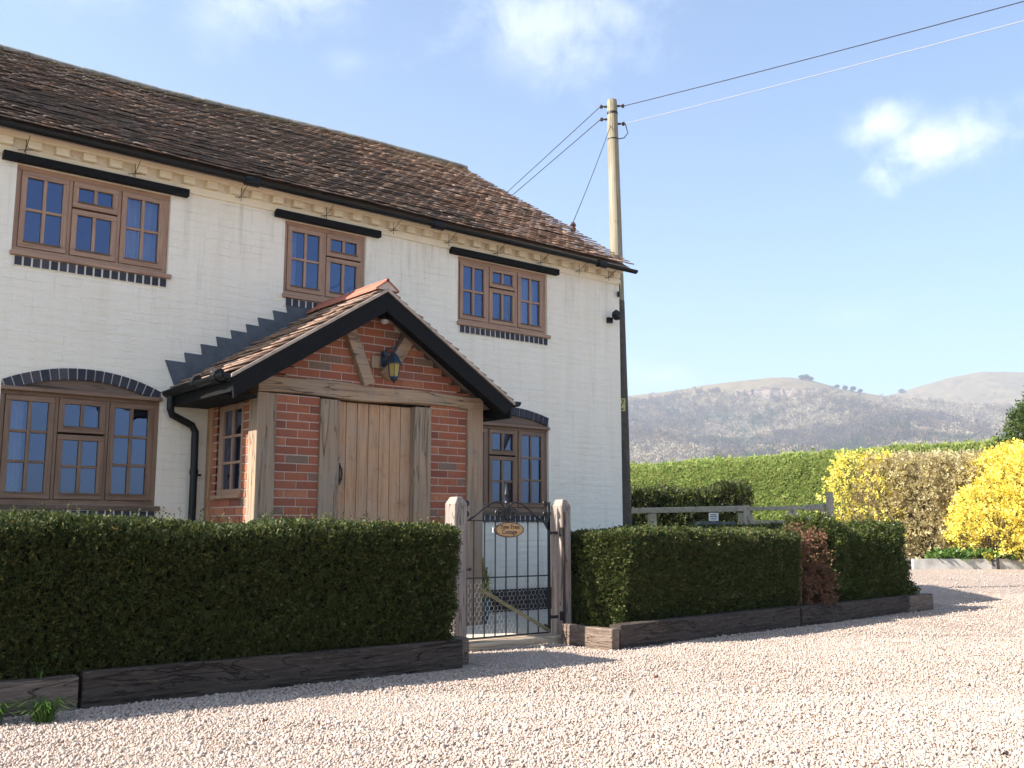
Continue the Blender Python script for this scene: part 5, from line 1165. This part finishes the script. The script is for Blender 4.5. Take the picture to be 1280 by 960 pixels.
# quarry faces
def rock(d, s, w_, h_, label):
    z = float(on_hill(H1, ds1, ss1, np.array([d]), np.array([s]))[0]); c = at(d, s, z); V = []; n = 9; F = []
    for j in range(5):
        for i in range(n):
            a = (i / (n - 1) - .5) * w_; jj = j / 4; p = c + RT * a + FW * (jj * h_ * .9 + random.uniform(-4, 4)) + Vector((0, 0, (jj - .25) * h_ * (1 - .5 * abs(i / (n - 1) - .5)) + random.uniform(-3, 3) + 3)); V.append(tuple(p))
    for j in range(4):
        for i in range(n - 1): F.append((j * n + i, j * n + i + 1, (j + 1) * n + i + 1, (j + 1) * n + i))
    V2 = V + [tuple(Vector(v) + FW * 25 - Vector((0, 0, 12))) for v in V]; m = len(V); F += [tuple(x + m for x in reversed(f)) for f in F]
    bd = [i for i in range(n)] + [j * n + n - 1 for j in range(1, 5)] + [4 * n + i for i in range(n - 2, -1, -1)] + [j * n for j in range(3, 0, -1)]
    F += [(bd[k], bd[(k + 1) % len(bd)] , bd[(k + 1) % len(bd)] + m, bd[k] + m) for k in range(len(bd))]
    np_mesh('rock_face', V2, F, ROCKM, None, tuple(c), label=label, cat='rock face', group='bare rock faces under the hilltop')
rock(1870, 1870 * .262, 62, 34, 'largest tan rock face just under the hilltop'); rock(1850, 1850 * .288, 40, 26, 'right hand tan rock face under the hilltop'); rock(1900, 1900 * .238, 34, 22, 'left hand small tan rock face under the hilltop')
# separate trees on the skyline
_sd = [0]
def i_seed():
    _sd[0] += 7; return _sd[0]
def fartree(d, s, h_, rad, label, Hh=H1, dd=ds1, s_=ss1):
    z = float(on_hill(Hh, dd, s_, np.array([float(d)]), np.array([float(s)]))[0]); c = at(d, s, z); r_ = empty('hilltop_tree', c, label=label, cat='tree', group='dark trees standing on the hill skyline')
    n = 900; q = unit(RNG.normal(size=(n, 3))) * (RNG.random((n, 1)) ** .33); P = np.array(c) + np.array([0, 0, h_ * .6]) + q * np.array([rad, rad, h_ * .42]) * (1 + .35 * nz3(q, 1.7, i_seed())[:, None]); D = unit(RNG.normal(size=(n, 3))); V, F = leafmesh(P, D, unit(np.cross(D, RNG.normal(size=(n, 3)))), rad * .26, rad * .07)
    np_mesh('crown', V, F, WOODG, r_, tuple(c)); t = MB(); t.tube([c - Vector((0, 0, 1)), c + Vector((0, 0, h_ * .6))], .5, 6, .25); t.build('trunk', BARK, r_)
for i, (sd, h_, rad, l) in enumerate(((.2935, 13, 10, 'leftmost of the trees clumped on the hilltop'), (.298, 16, 11, 'middle and tallest of the trees clumped on the hilltop'), (.3025, 12, 10, 'rightmost of the trees clumped on the hilltop'),
        (.329, 10, 8, 'first dark tree down the skyline right of the hilltop clump'), (.337, 13, 9, 'broad dark tree where the skyline drops'), (.345, 15, 10, 'largest dark tree in the skyline dip'), (.352, 11, 8, 'dark tree at the right end of the skyline dip'))):
    fartree(2040, 2040 * sd, h_ * .75, rad * .62, l)
fartree(2640, 2640 * .394, 11, 8, 'small lone tree at the foot of the right skyline rise', H2, ds2, ss2)
def farhouse(d, s, w_, h_, m, label):
    z = float(on_hill(H1, ds1, ss1, np.array([float(d)]), np.array([float(s)]))[0]) + 2; c = at(d, s, z); r_ = empty('far_house', c, label=label, cat='house', group='small houses at the foot of the hill')
    u = RT * w_ / 2; f = FW * w_ * .35; t = MB(); B = [c - u - f, c + u - f, c + u + f, c - u + f]; T = [b + Vector((0, 0, h_)) for b in B]; t.add([b - Vector((0, 0, 4)) for b in B] + T, [(0, 3, 2, 1), (0, 1, 5, 4), (1, 2, 6, 5), (2, 3, 7, 6), (3, 0, 4, 7), (4, 5, 6, 7)]); t.build('wall', m, r_)
    t = MB(); e = Vector((0, 0, h_ * .6)); t.add([T[0] - RT, T[1] + RT, T[2] + RT, T[3] - RT, (T[0] + T[3]) / 2 + e - RT, (T[1] + T[2]) / 2 + e + RT], [(0, 1, 5, 4), (2, 3, 4, 5), (3, 0, 4), (1, 2, 5), (3, 2, 1, 0)]); t.build('roof', simple('far_slate', (.16, .13, .12), .9, var=.2), r_)
farhouse(1130, 1130 * .168, 12, 9, simple('far_red_brick', (.42, .26, .19), .9), 'reddish house among the trees at the foot of the hill, leftmost'); farhouse(1125, 1125 * .190, 9, 8, simple('far_tan_brick', (.45, .36, .30), .9), 'tan house among the trees at the foot of the hill'); farhouse(1100, 1100 * .253, 9, 5, WHITEP, 'tiny white house low on the hillside, rightmost')

# ------------------------------------------------------------------ haze
hz = bpy.data.materials.new('haze_air'); hz.use_nodes = True; t_ = hz.node_tree; t_.nodes.remove(t_.nodes['Principled BSDF'])
pv = t_.nodes.new('ShaderNodeVolumePrincipled'); pv.inputs['Color'].default_value = (.86, .92, 1.0, 1); pv.inputs['Density'].default_value = .00031; pv.inputs['Anisotropy'].default_value = .2
t_.links.new(pv.outputs[0], t_.nodes['Material Output'].inputs['Volume'])
hb = MB(); hb.box(-3100, 6100, -3100, 6100, -60, 455); hb.build('haze', hz, loc=(0, 0, 0), kind='stuff', label='thin blue haze in the air', cat='haze')
